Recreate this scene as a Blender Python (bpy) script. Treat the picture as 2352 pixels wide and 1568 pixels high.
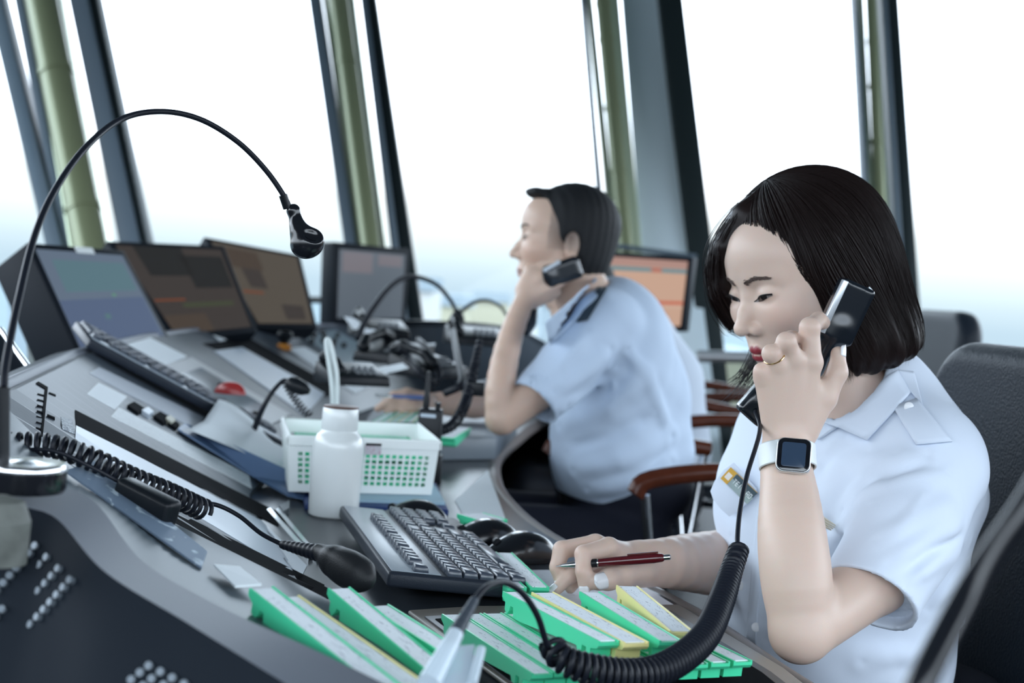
import bpy, bmesh, math, random
import numpy as np
from mathutils import Vector, Matrix
random.seed(7); rng=np.random.default_rng(7)
SC=bpy.context.scene
for o in list(bpy.data.objects): bpy.data.objects.remove(o)
# ------------------------------------------------ camera
F=3267.0; CX,CY=1176.0,784.0
ROLL=math.radians(4.5); PITCH=math.atan(114*math.cos(ROLL)/F); CAMZ=1.11
cr,sr,cp,sp=math.cos(ROLL),math.sin(ROLL),math.cos(PITCH),math.sin(PITCH)
FW=np.array([0,cp,-sp]); LR=np.array([1.,0,0]); LU=np.array([0,sp,cp])
RT=cr*LR+sr*LU; UP=-sr*LR+cr*LU; CAM=np.array([0,0,CAMZ])
cam=bpy.data.cameras.new('camera'); camo=bpy.data.objects.new('camera',cam); SC.collection.objects.link(camo)
camo.matrix_world=Matrix([[RT[0],UP[0],-FW[0],0],[RT[1],UP[1],-FW[1],0],[RT[2],UP[2],-FW[2],CAMZ],[0,0,0,1]])
cam.sensor_width=36; cam.lens=50.0; cam.clip_start=.02; cam.clip_end=3000
cam.dof.use_dof=True; cam.dof.focus_distance=1.52; cam.dof.aperture_fstop=5.3
SC.camera=camo
# ------------------------------------------------ sky and exposure
w=bpy.data.worlds.new('sky'); SC.world=w; w.use_nodes=True; nt=w.node_tree; nt.nodes.clear()
out=nt.nodes.new('ShaderNodeOutputWorld'); bg=nt.nodes.new('ShaderNodeBackground')
tc=nt.nodes.new('ShaderNodeTexCoord'); sx=nt.nodes.new('ShaderNodeSeparateXYZ'); rp=nt.nodes.new('ShaderNodeValToRGB')
mr=nt.nodes.new('ShaderNodeMapRange'); mr.inputs[1].default_value=-.12; mr.inputs[2].default_value=.5
nt.links.new(tc.outputs['Generated'],sx.inputs[0]); nt.links.new(sx.outputs[2],mr.inputs[0]); nt.links.new(mr.outputs[0],rp.inputs[0])
e=rp.color_ramp.elements; e[0].position=0; e[0].color=(.082,.104,.12,1); e[1].position=1; e[1].color=(.80,.91,1,1)
for p,c in ((.19,(.101,.128,.147,1)),(.215,(.125,.150,.163,1)),(.25,(.170,.190,.196,1)),(.285,(.21,.225,.228,1)),(.33,(.50,.54,.58,1)),(.40,(.76,.87,1,1))):
    k=e.new(p); k.color=c
bg.inputs[1].default_value=3.2
nt.links.new(rp.outputs[0],bg.inputs[0]); nt.links.new(bg.outputs[0],out.inputs[0])
SC.view_settings.view_transform='Standard'; SC.view_settings.look='None'; SC.view_settings.gamma=1
SC.view_settings.use_curve_mapping=False; SC.view_settings.exposure=1.0
# ------------------------------------------------ projection helpers (photo pixel -> point of the room)
def P(x,y,D): return CAM+D*(FW+(x-CX)/F*RT+(CY-y)/F*UP)
def PZ(x,y,z):
    d=FW+(x-CX)/F*RT+(CY-y)/F*UP; return CAM+d*((z-CAMZ)/d[2])
def V(*a): return np.array(a,float)
def nrm(v): v=np.asarray(v,float); return v/np.linalg.norm(v)
# ------------------------------------------------ materials
MATS={}
def mat(name,col,rough=.5,metal=0,bump=0,bscale=200,spec=.5,var=0,vscale=8,emit=None,estr=1,attr=False,coat=0,sss=0,trans=0,alpha=1,sheen=0):
    if spec==.5 and max(col)<.2 and not coat and not metal: spec=.22
    if name in MATS: return MATS[name]
    m=bpy.data.materials.new(name); m.use_nodes=True; t=m.node_tree; b=t.nodes['Principled BSDF']
    b.inputs['Base Color'].default_value=(*col,1); b.inputs['Roughness'].default_value=rough; b.inputs['Metallic'].default_value=metal
    b.inputs['Specular IOR Level'].default_value=spec
    if coat: b.inputs['Coat Weight'].default_value=coat; b.inputs['Coat Roughness'].default_value=.1
    if sss: b.inputs['Subsurface Weight'].default_value=sss; b.inputs['Subsurface Radius'].default_value=(.012,.004,.002); b.inputs['Subsurface Scale'].default_value=1
    if trans: b.inputs['Transmission Weight'].default_value=trans
    if alpha<1: b.inputs['Alpha'].default_value=alpha
    if emit: b.inputs['Emission Color'].default_value=(*emit,1); b.inputs['Emission Strength'].default_value=estr
    co=t.nodes.new('ShaderNodeTexCoord')
    if attr:
        a=t.nodes.new('ShaderNodeAttribute'); a.attribute_name='paint'; t.links.new(a.outputs['Color'],b.inputs['Base Color'])
    elif var:
        n=t.nodes.new('ShaderNodeTexNoise'); n.inputs['Scale'].default_value=vscale; n.inputs['Detail'].default_value=5
        mx=t.nodes.new('ShaderNodeMix'); mx.data_type='RGBA'
        mx.inputs[6].default_value=(*[c*(1-var) for c in col],1); mx.inputs[7].default_value=(*[min(1,c*(1+var)) for c in col],1)
        t.links.new(co.outputs['Object'],n.inputs['Vector']); t.links.new(n.outputs['Fac'],mx.inputs[0]); t.links.new(mx.outputs[2],b.inputs['Base Color'])
    if bump:
        n=t.nodes.new('ShaderNodeTexNoise'); n.inputs['Scale'].default_value=bscale; n.inputs['Detail'].default_value=3
        bp=t.nodes.new('ShaderNodeBump'); bp.inputs['Strength'].default_value=bump; bp.inputs['Distance'].default_value=.002
        t.links.new(co.outputs['Object'],n.inputs['Vector']); t.links.new(n.outputs['Fac'],bp.inputs['Height']); t.links.new(bp.outputs[0],b.inputs['Normal'])
    MATS[name]=m; return m
def mat_scribble(name,base,ink,sx_=1,sy_=1,thr=.56,scale=60):
    if name in MATS: return MATS[name]
    m=mat(name,base,.55); t=m.node_tree; b=t.nodes['Principled BSDF']
    co=t.nodes.new('ShaderNodeTexCoord'); mp=t.nodes.new('ShaderNodeMapping'); mp.inputs['Scale'].default_value=(sx_,sy_,1)
    n=t.nodes.new('ShaderNodeTexNoise'); n.inputs['Scale'].default_value=scale; n.inputs['Detail'].default_value=6; n.inputs['Distortion'].default_value=1.5
    r=t.nodes.new('ShaderNodeValToRGB'); r.color_ramp.elements[0].position=thr; r.color_ramp.elements[0].color=(*base,1)
    r.color_ramp.elements[1].position=thr+.07; r.color_ramp.elements[1].color=(*ink,1)
    t.links.new(co.outputs['Object'],mp.inputs[0]); t.links.new(mp.outputs[0],n.inputs['Vector']); t.links.new(n.outputs['Fac'],r.inputs[0]); t.links.new(r.outputs[0],b.inputs['Base Color'])
    return m
BLK=mat('black plastic',(.007,.009,.012),.35,bump=.1,bscale=600)
GLOSS=mat('gloss black plastic',(.007,.008,.011),.2,coat=.12)
RUB=mat('black rubber cord',(.008,.010,.016),.42)
CHR=mat('chrome',(.75,.77,.8),.18,1)
WHT=mat('white plastic',(.78,.82,.82),.35)
# ------------------------------------------------ mesh helpers
def link(name,me,m=None,parent=None,smooth=False):
    o=bpy.data.objects.new(name,me); SC.collection.objects.link(o)
    if m is not None:
        for q in (m if isinstance(m,(list,tuple)) else [m]): me.materials.append(q)
    if smooth: me.polygons.foreach_set('use_smooth',[True]*len(me.polygons))
    if parent is not None:
        o.parent=parent; o.matrix_parent_inverse=parent.matrix_basis.inverted()
    return o
class MB:
    def __init__(s): s.v=[]; s.f=[]
    def add(s,v,f):
        n=len(s.v); s.v+= [tuple(map(float,p)) for p in v]; s.f+=[tuple(i+n for i in q) for q in f]; return s
    def quadbox(s,bot,top):
        """bot/top: 4 corners each"""
        n=len(bot); f=[tuple(range(n))[::-1],tuple(range(n,2*n))]+[(i,(i+1)%n,n+(i+1)%n,n+i) for i in range(n)]
        return s.add(list(bot)+list(top),f)
    def box(s,c,hx,hy,hz,ax=None):
        c=np.asarray(c,float); X,Y,Z=ax if ax is not None else (V(1,0,0),V(0,1,0),V(0,0,1))
        b=[c+X*hx*a+Y*hy*b-Z*hz for a,b in((-1,-1),(1,-1),(1,1),(-1,1))]
        return s.quadbox(b,[p+2*hz*Z for p in b])
    def prism(s,poly,vec):
        poly=[np.asarray(p,float) for p in poly]; return s.quadbox(poly,[p+np.asarray(vec) for p in poly])
    def tube(s,pts,r,n=8,cap=True,flat=None):
        pts=np.asarray(pts,float); m=len(pts); r=np.broadcast_to(np.asarray(r,float),(m,))
        tn=np.gradient(pts,axis=0); tn/=np.maximum(np.linalg.norm(tn,axis=1,keepdims=True),1e-9)
        u=np.cross(tn[0],[0,0,1]); 
        if np.linalg.norm(u)<.1: u=np.cross(tn[0],[1,0,0])
        u/=np.linalg.norm(u); vs=[]
        for i in range(m):
            u=u-tn[i]*(u@tn[i]); u/=max(np.linalg.norm(u),1e-9); w_=np.cross(tn[i],u)
            for k in range(n):
                a=2*math.pi*k/n; vs.append(pts[i]+r[i]*(math.cos(a)*u+math.sin(a)*w_))
        f=[(i*n+k,i*n+(k+1)%n,(i+1)*n+(k+1)%n,(i+1)*n+k) for i in range(m-1) for k in range(n)]
        if cap: f+=[tuple(range(n))[::-1],tuple(range((m-1)*n,m*n))]
        return s.add(vs,f)
    def lathe(s,o,prof,n=32,ax=None):
        X,Y,Z=ax if ax is not None else (V(1,0,0),V(0,1,0),V(0,0,1)); o=np.asarray(o,float); vs=[];m=len(prof)
        for r,z in prof:
            for k in range(n):
                a=2*math.pi*k/n; vs.append(o+Z*z+r*(math.cos(a)*X+math.sin(a)*Y))
        f=[(i*n+k,i*n+(k+1)%n,(i+1)*n+(k+1)%n,(i+1)*n+k) for i in range(m-1) for k in range(n)]
        f+=[tuple(range(n))[::-1],tuple(range((m-1)*n,m*n))]
        return s.add(vs,f)
    def loft(s,lines,closed=False):
        m=len(lines[0]); vs=[p for L in lines for p in L]; f=[]
        for i in range(len(lines)-1):
            for k in range(m if closed else m-1): f.append((i*m+k,i*m+(k+1)%m,(i+1)*m+(k+1)%m,(i+1)*m+k))
        return s.add(vs,f)
    def build(s,name,m,parent=None,smooth=False,bevel=0,seg=2,angle=35,merge=False):
        me=bpy.data.meshes.new(name); me.from_pydata(s.v,[],s.f)
        b=bmesh.new(); b.from_mesh(me)
        if merge: bmesh.ops.remove_doubles(b,verts=b.verts,dist=1e-5)
        bmesh.ops.recalc_face_normals(b,faces=b.faces)
        if bevel:
            ed=[e for e in b.edges if len(e.link_faces)==2 and e.calc_face_angle(0)>math.radians(angle)]
            if ed: bmesh.ops.bevel(b,geom=ed,offset=bevel,segments=seg,affect='EDGES',profile=.5,clamp_overlap=True)
            smooth=True
        b.to_mesh(me); b.free()
        o=link(name,me,m,parent,smooth)
        if smooth and (bevel or angle<90):
            try:
                for e in me.edges: pass
                sharp_from(me,math.radians(40 if not bevel else 50))
            except Exception as ex: print('sharp',ex)
        return o
def sharp_from(me,ang):
    b=bmesh.new(); b.from_mesh(me)
    for e in b.edges:
        if len(e.link_faces)==2 and e.calc_face_angle(0)>ang: e.smooth=False
    b.to_mesh(me); b.free()
def empty(name,loc,label=None,cat=None,group=None):
    o=bpy.data.objects.new(name,None); o.empty_display_size=.05; SC.collection.objects.link(o); o.location=[float(q) for q in loc]
    bpy.context.view_layer.update() if False else None
    if label: tag(o,label,cat,group)
    return o
def tag(o,label,cat,group=None,kind=None):
    o['label']=label; o['category']=cat
    if group: o['group']=group
    if kind: o['kind']=kind
    return o
def struct(o): o['kind']='structure'; return o
def spline(pts,n=60):
    """Catmull-Rom through points"""
    p=np.asarray(pts,float); p=np.vstack([2*p[0]-p[1],p,2*p[-1]-p[-2]]); out=[]; m=len(p)-3; k=max(2,n//m)
    for i in range(m):
        a,b,c,d=p[i:i+4]
        for t in np.linspace(0,1,k,endpoint=False):
            out.append(.5*((2*b)+(-a+c)*t+(2*a-5*b+4*c-d)*t*t+(-a+3*b-3*c+d)*t**3))
    out.append(p[-2]); return np.array(out)
def resample(pts,n):
    pts=np.asarray(pts,float); d=np.r_[0,np.cumsum(np.linalg.norm(np.diff(pts,axis=0),axis=1))]; t=np.linspace(0,d[-1],n)
    return np.stack([np.interp(t,d,pts[:,i]) for i in range(pts.shape[1])],1)
def coil(path,R,turns,per=14):
    n=int(turns*per)+1; c=resample(path,n); tn=np.gradient(c,axis=0); tn/=np.linalg.norm(tn,axis=1,keepdims=True)
    u=np.cross(tn[0],[0,0,1.]); u/=np.linalg.norm(u); o=[]; R=np.broadcast_to(R,(n,)) if np.ndim(R)==0 else np.interp(np.linspace(0,1,n),np.linspace(0,1,len(R)),R)
    for i in range(n):
        u=u-tn[i]*(u@tn[i]); u/=np.linalg.norm(u); w_=np.cross(tn[i],u); a=2*math.pi*i/per
        o.append(c[i]+R[i]*(math.cos(a)*u+math.sin(a)*w_))
    return np.array(o)
def chull_pt(px): return px
def frame_from(dirv,up=V(0,0,1)):
    X=nrm(dirv); Y=nrm(np.cross(up,X)); Z=np.cross(X,Y); return X,Y,Z
def copy_tree(o,parent=None):
    c=o.copy(); SC.collection.objects.link(c); c.parent=parent
    for ch in o.children: copy_tree(ch,c)
    return c
# ------------------------------------------------ signed-distance modelling for soft bodies
def smin(a,b,k): 
    h=np.maximum(k-np.abs(a-b),0)/k; return np.minimum(a,b)-h*h*k*.25
def smax(a,b,k): return -smin(-a,-b,k)
def sph(p,c,r): return np.linalg.norm(p-np.asarray(c,np.float32),axis=-1)-r
def ell(p,c,r,ax=None):
    q=p-np.asarray(c,np.float32)
    if ax is not None: q=q@np.stack(ax,1).astype(np.float32)
    r=np.asarray(r,np.float32); k0=np.linalg.norm(q/r,axis=-1); k1=np.linalg.norm(q/(r*r),axis=-1)
    return k0*(k0-1)/np.maximum(k1,1e-6)
def cap(p,a,b,ra,rb=None):
    rb=ra if rb is None else rb; a=np.asarray(a,np.float32); b=np.asarray(b,np.float32); ab=b-a; pa=p-a
    t=np.clip((pa@ab)/max(float(ab@ab),1e-12),0,1); return np.linalg.norm(pa-t[...,None]*ab,axis=-1)-(ra+(rb-ra)*t)
def chain(p,pts,rs,k=.006):
    d=None
    for i in range(len(pts)-1):
        c=cap(p,pts[i],pts[i+1],rs[i],rs[i+1]); d=c if d is None else smin(d,c,k)
    return d
def sdf_mesh(f,lo,hi,h,B=12):
    lo=np.asarray(lo,float); hi=np.asarray(hi,float); nb=np.ceil((hi-lo)/(h*B)).astype(int); n=nb*B+1
    I=np.stack(np.meshgrid(*[np.arange(k) for k in nb],indexing='ij'),-1).reshape(-1,3)
    c=(lo+(I+.5)*B*h).astype(np.float32); fc=np.concatenate([f(c[i:i+200000]) for i in range(0,len(c),200000)])
    act=np.abs(fc)<B*h*1.35
    G=np.ones(n,np.float32)
    inside=I[(~act)&(fc<0)]
    for a in inside: s=a*B; G[s[0]:s[0]+B+1,s[1]:s[1]+B+1,s[2]:s[2]+B+1]=-1
    A=I[act]; g=np.stack(np.meshgrid(*[np.arange(B+1)]*3,indexing='ij'),-1).reshape(-1,3)
    step=100
    for i in range(0,len(A),step):
        a=A[i:i+step]; idx=(a[:,None,:]*B+g[None]); p=(lo+idx*h).astype(np.float32).reshape(-1,3)
        G[idx[...,0].ravel(),idx[...,1].ravel(),idx[...,2].ravel()]=f(p)
    S=G<0; C=[S[i:n[0]-1+i,j:n[1]-1+j,k:n[2]-1+k] for i in(0,1) for j in(0,1) for k in(0,1)]
    cnt=sum(c.astype(np.int8) for c in C); am=(cnt>0)&(cnt<8); cells=np.argwhere(am); m=len(cells)
    cor=np.array([(i,j,k) for i in(0,1) for j in(0,1) for k in(0,1)])
    val=np.stack([G[cells[:,0]+a,cells[:,1]+b,cells[:,2]+c_] for a,b,c_ in cor],1)
    acc=np.zeros((m,3)); num=np.zeros(m)
    for a in range(8):
        for b in range(a+1,8):
            if np.abs(cor[a]-cor[b]).sum()==1:
                va,vb=val[:,a],val[:,b]; mk=(va<0)!=(vb<0); t=va[mk]/(va[mk]-vb[mk])
                acc[mk]+=cor[a]+t[:,None]*(cor[b]-cor[a]); num[mk]+=1
    vs=lo+(cells+acc/num[:,None])*h
    ix=-np.ones(am.shape,np.int32); ix[am]=np.arange(m); fs=[]
    for ax_ in range(3):
        o1,o2=[q for q in range(3) if q!=ax_]
        a=[slice(None)]*3; b=[slice(None)]*3; a[ax_]=slice(0,-1); b[ax_]=slice(1,None)
        dif=S[tuple(a)]!=S[tuple(b)]; E=np.argwhere(dif); E=E[(E[:,o1]>0)&(E[:,o2]>0)&(E[:,o1]<n[o1]-1)&(E[:,o2]<n[o2]-1)]
        if len(E)==0: continue
        def cell(d1,d2): q=E.copy(); q[:,o1]-=d1; q[:,o2]-=d2; return ix[q[:,0],q[:,1],q[:,2]]
        Q=np.stack([cell(1,1),cell(0,1),cell(0,0),cell(1,0)],1); neg=S[E[:,0],E[:,1],E[:,2]]
        if ax_==1: neg=~neg
        Q[~neg]=Q[~neg][:,::-1]; fs.append(Q)
    fs=np.concatenate(fs); fs=fs[(fs>=0).all(1)]
    return vs,fs
def np_mesh(name,vs,fs,m,parent=None,colors=None,smooth=True):
    me=bpy.data.meshes.new(name); me.vertices.add(len(vs)); me.vertices.foreach_set('co',np.asarray(vs,np.float32).ravel())
    me.loops.add(len(fs)*4); me.loops.foreach_set('vertex_index',np.asarray(fs,np.int32).ravel())
    me.polygons.add(len(fs)); me.polygons.foreach_set('loop_start',np.arange(0,len(fs)*4,4,dtype=np.int32)); me.polygons.foreach_set('loop_total',np.full(len(fs),4,np.int32))
    me.update(calc_edges=True); me.validate()
    if colors is not None:
        ca=me.color_attributes.new('paint','FLOAT_COLOR','POINT'); c=np.ones((len(vs),4),np.float32); c[:,:3]=colors; ca.data.foreach_set('color',c.ravel())
    return link(name,me,m,parent,smooth)
def sdf_obj(name,f,lo,hi,h,m,parent=None,color=None):
    vs,fs=sdf_mesh(f,lo,hi,h); print(name,len(vs))
    return np_mesh(name,vs,fs,m,parent,None if color is None else color(vs))
# ================================================= THE ROOM
# floor, ceiling
BW_=mat('dark grey added wall',(.05,.06,.07),.8)  # unseen dark walls added to cut light from behind and the sides
for nm,a,b in (('added_wall_back',(-3.2,-2.2),(3.4,-2.2)),('added_wall_right',(3.4,-2.2),(3.4,5.0)),('added_wall_left',(-3.2,-2.2),(-3.2,1.5))):
    m=MB()
    for z0,z1 in ((0,1.0),(2.5,4.1)):
        a_,b_=V(*a,z0),V(*b,z0); t_=V(0,-.08,0) if nm=='added_wall_back' else V(.08 if nm=='added_wall_right' else -.08,0,0); m.prism([a_,b_,b_+t_,a_+t_],V(0,0,z1-z0))
    struct(m.build(nm,BW_))
FLOOR=mat('dark carpet floor',(.03,.035,.04),.9,bump=.3,bscale=300,var=.2)
CEIL=mat('pale grey ceiling',(.25,.27,.28),.8,bump=.1)
m=MB(); m.prism([V(-3.2,-2.2,-.05),V(3.4,-2.2,-.05),V(3.4,9.4,-.05),V(-3.2,9.4,-.05)],V(0,0,.05)); struct(m.build('floor',FLOOR))
m=MB(); m.prism([V(-5.2,-3.2,4.1),V(5.4,-3.2,4.1),V(5.4,10.6,4.1),V(-5.2,10.6,4.1)],V(0,0,.08)); struct(m.build('ceiling',CEIL))
GREYF=mat('grey painted window frame',(.11,.145,.18),.45,bump=.05)
DARKF=mat('black painted window frame',(.012,.02,.022),.5,bump=.05)
COL=mat('pale lit side of column',(.62,.70,.52),.22,.35)  # pale bars beside each column paint its bright window-lit side
OLI=mat('olive steel column',(.22,.245,.14),.3,.2)
PAN=mat('pale blue grey wall panel',(.66,.76,.82),.5,bump=.05)
GL=bpy.data.materials.new('window glass'); GL.use_nodes=True; t=GL.node_tree; t.nodes.clear()
o_=t.nodes.new('ShaderNodeOutputMaterial'); a_=t.nodes.new('ShaderNodeBsdfTransparent'); b_=t.nodes.new('ShaderNodeBsdfGlossy'); x_=t.nodes.new('ShaderNodeMixShader'); b_.inputs['Roughness'].default_value=.02
x_.inputs[0].default_value=.012; a_.inputs[0].default_value=(.97,.99,1,1); t.links.new(a_.outputs[0],x_.inputs[1]); t.links.new(b_.outputs[0],x_.inputs[2]); t.links.new(x_.outputs[0],o_.inputs[0])
def wallpt(px,py,D,z):
    """the leaning line through pixel (px,py) at depth D, continued along dirn; helper below"""
def mull(parent,name,pt,pb,Dt,Db,w,thick,m,ext=(1.35,.6)):
    """bar seen between top pixel pt and bottom pixel pb: w px wide face, thick metres deep"""
    a=P(*pt,Dt); b=P(*pb,Db); d=a-b; top=a+d*((4.1-a[2])/d[2]); bot=b+d*((.0-b[2])/d[2])
    s=nrm(np.cross(nrm(d),-FW)); n=np.cross(s,nrm(d)); 
    if n[1]<0: n=-n
    hw=w*Db/F/2; q=[bot-s*hw,bot+s*hw,bot+s*hw+n*thick,bot-s*hw+n*thick]
    mb=MB(); mb.quadbox(q,[p+(top-bot) for p in q]); return mb.build(name,m,parent,bevel=.004),bot,top
def column(parent,name,pt,pb,Dt,Db,wpx,m,rings=()):
    a=P(*pt,Dt); b=P(*pb,Db); d=a-b; top=a+d*((4.1-a[2])/d[2]); bot=b+d*((.0-b[2])/d[2]); r=wpx*Db/F/2
    mb=MB(); mb.tube(np.linspace(bot,top,8),r,28); c=mb.build(name,m,parent,True,angle=80)
    for y_ in rings:
        t=(y_-pb[1])/(pt[1]-pb[1]); q=b+d*t; mb=MB(); mb.tube([q-nrm(d)*.012,q+nrm(d)*.012],r*1.08,28); mb.build('clamp_ring',OLI,c,True)
    return c
def wframe(loc,label):
    o=empty('trim_%d'%(wframe.n),loc); wframe.n+=1; o['kind']='structure'; o['label']=label; return o
wframe.n=1
# groups of mullions, columns and their painted lit sides: (top px at y=0, bottom px) left to right
def group(label,items,D):
    root=wframe((0,0,0),label)
    for it in items:
        kind=it[0]
        if kind=='col': column(root,'column',it[1],it[2],D+.35,D,it[3],it[4],it[5] if len(it)>5 else ())
        else: mull(root,kind,it[1],it[2],D+.35+it[5],D+it[5],it[3],.09,it[4])
group('far left pair of leaning mullions with a round column between',[
  ('mullion',(0,60),(122,560),38,GREYF,0),('mullion',(42,0),(150,560),22,GREYF,.02),('col',(95,0),(205,560),78,OLI,(175,485)),
  ('mullion',(68,0),(163,560),12,COL,-.02),('mullion',(125,0),(232,560),24,COL,.12),
  ('mullion',(178,0),(296,560),44,GREYF,0),('mullion',(208,0),(324,560),30,DARKF,.03)],4.7)
group('leaning mullions with a round column behind the upright monitor',[
  ('mullion',(722,0),(804,560),28,GREYF,0),('mullion',(748,0),(828,560),14,COL,.05),('col',(778,0),(850,560),46,OLI,(150,)),
  ('mullion',(802,0),(872,560),26,COL,.12),('mullion',(835,0),(905,560),16,GREYF,0),('mullion',(848,0),(942,655),34,DARKF,.02)],5.9)
group('leaning mullions and pale panel behind the two men',[
  ('mullion',(1340,0),(1388,560),12,GREYF,0),('mullion',(1354,0),(1412,560),16,COL,.05),('col',(1384,0),(1436,560),36,OLI,(10,95,255,400)),
  ('mullion',(1408,0),(1458,560),30,COL,.12),('mullion',(1542,0),(1650,930),58,DARKF,0)],6.6)
group('leaning mullions behind the woman',[
  ('mullion',(1966,0),(1990,420),8,GREYF,0),('mullion',(1978,0),(2000,420),14,COL,.05),('col',(2000,0),(2022,480),26,OLI,(100,205,330)),
  ('mullion',(2015,0),(2042,480),14,COL,.12),('mullion',(2032,0),(2062,480),14,GREYF,0),('mullion',(2050,0),(2095,660),32,DARKF,.02)],6.6)
# pale panel between the column and the black mullion of the third group
a=P(1428,0,7.1);b=P(1475,585,6.75);c=P(1600,585,6.75);d=P(1525,0,7.1)
u=(a-b)/(a-b)[2]; u2=(d-c)/(d-c)[2]
q0=[b-u*b[2],c-u2*c[2]]; q1=[b+u*(4.1-b[2]),c+u2*(4.1-c[2])]; n_=V(0,.03,0)
m=MB(); m.quadbox([q0[0],q0[1],q0[1]+n_,q0[0]+n_],[q1[0],q1[1],q1[1]+n_,q1[0]+n_]); struct(m.build('wall_far',PAN))
# glass panes and sills between groups
def pane(i,p1,p2,p3,p4,D1,D2):
    a=P(*p1,D1+.35);d=P(*p4,D1);b=P(*p2,D2+.35);c=P(*p3,D2)
    u=(a-d)/(a-d)[2];v=(b-c)/(b-c)[2]
    lo=[d-u*(d[2]-.55),c-v*(c[2]-.55)];hi=[a+u*(4.1-a[2]),b+v*(4.1-b[2])]; n=V(0,.01,0)
    m=MB(); m.quadbox([lo[0],lo[1],lo[1]+n,lo[0]+n],[hi[0],hi[1],hi[1]+n,hi[0]+n]); struct(m.build('window_%d'%i,GL))
    for z in (.55,):
        q=[d-u*(d[2]-z),c-v*(c[2]-z)]; m=MB(); m.prism([q[0],q[1],q[1]+V(0,.12,0),q[0]+V(0,.12,0)],V(0,0,-.06)); s=m.build('window_sill',GREYF); struct(s); s.name='trim_%d'%(20+i)
        q=[p-V(0,0,.06) for p in q]; m=MB(); m.quadbox([V(p[0],p[1],0) for p in (q[0],q[1],q[1]+V(0,.1,0),q[0]+V(0,.1,0))],[q[0],q[1],q[1]+V(0,.1,0),q[0]+V(0,.1,0)]); struct(m.build('wall_low_%d'%i,DARKF))
pane(1,(-300,0),(20,0),(110,560),(-180,560),4.2,4.7)
pane(2,(225,0),(715,0),(795,560),(335,560),4.7,5.9)
pane(3,(880,0),(1335,0),(1385,560),(955,560),5.9,6.6)
pane(4,(1575,0),(1960,0),(1988,420),(1640,560),6.6,6.6)
pane(5,(2070,0),(2650,0),(2650,560),(2100,560),6.6,6.2)
# horizontal rails in front of the glass
RAIL=mat('brushed metal rail',(.5,.52,.54),.35,.8)
def rail(p1,p2,D1,D2,r,m,label):
    mb=MB(); mb.tube([P(*p1,D1),P(*p2,D2)],r,14); o=mb.build('handrail',m,None,True,angle=80); o['kind']='structure'; o['label']=label; return o
rail((1600,818),(2700,842),5.6,5.6,.024,RAIL,'metal handrail running behind the woman')
rail((1380,560),(1600,590),6.4,6.4,.012,GREYF,'thin sill line under the pale panel')
rail((690,688),(800,690),5.2,5.6,.013,DARKF,'black bar between the orange-lit monitor and the upright monitor')
# ------------------------------------------------ outside: ground and town with haze put into their pale colours, pale yellow parapet
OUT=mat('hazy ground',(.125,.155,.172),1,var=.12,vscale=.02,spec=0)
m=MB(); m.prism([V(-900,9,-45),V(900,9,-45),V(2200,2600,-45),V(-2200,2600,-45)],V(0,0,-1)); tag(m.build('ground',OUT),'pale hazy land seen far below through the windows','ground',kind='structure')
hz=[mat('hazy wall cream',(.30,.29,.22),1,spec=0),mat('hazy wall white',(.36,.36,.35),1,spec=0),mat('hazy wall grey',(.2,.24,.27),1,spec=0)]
BL=[(935,990,665,735,120,1,'white block behind the small gooseneck microphone'),(1000,1080,700,738,150,0,'long cream block right of the white one'),(1085,1165,690,742,170,0,'cream block behind the far microphone'),(1180,1232,735,770,150,1,'white block under the man\'s chin'),(1240,1290,700,770,190,2,'grey hazy block beside the man\'s collar'),(1670,1745,845,935,100,1,'pale block seen beside the woman\'s chin'),(20,90,700,735,140,2,'grey block behind the lamp stem')]
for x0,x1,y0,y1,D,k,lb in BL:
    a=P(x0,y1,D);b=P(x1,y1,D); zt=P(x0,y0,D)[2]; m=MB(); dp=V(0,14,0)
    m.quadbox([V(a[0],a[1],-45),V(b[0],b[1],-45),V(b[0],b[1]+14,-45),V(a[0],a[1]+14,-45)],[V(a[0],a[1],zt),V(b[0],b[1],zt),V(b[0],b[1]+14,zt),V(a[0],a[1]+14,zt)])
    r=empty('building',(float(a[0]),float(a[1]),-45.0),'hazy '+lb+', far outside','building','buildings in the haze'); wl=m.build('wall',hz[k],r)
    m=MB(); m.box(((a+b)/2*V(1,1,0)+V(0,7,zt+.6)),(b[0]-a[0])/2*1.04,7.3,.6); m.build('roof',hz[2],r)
PARA=mat('cream balcony parapet',(.45,.45,.33),.8)
m=MB(); A=P(1560,850,8.0);B=P(2700,900,8.0); m.quadbox([V(A[0],A[1],-.2),V(B[0],B[1],-.2),V(B[0],B[1]+.15,-.2),V(A[0],A[1]+.15,-.2)],[V(A[0],A[1],.82),V(B[0],B[1],.82),V(B[0],B[1]+.15,.82),V(A[0],A[1]+.15,.82)])
o=m.build('parapet',PARA); struct(o)
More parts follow.
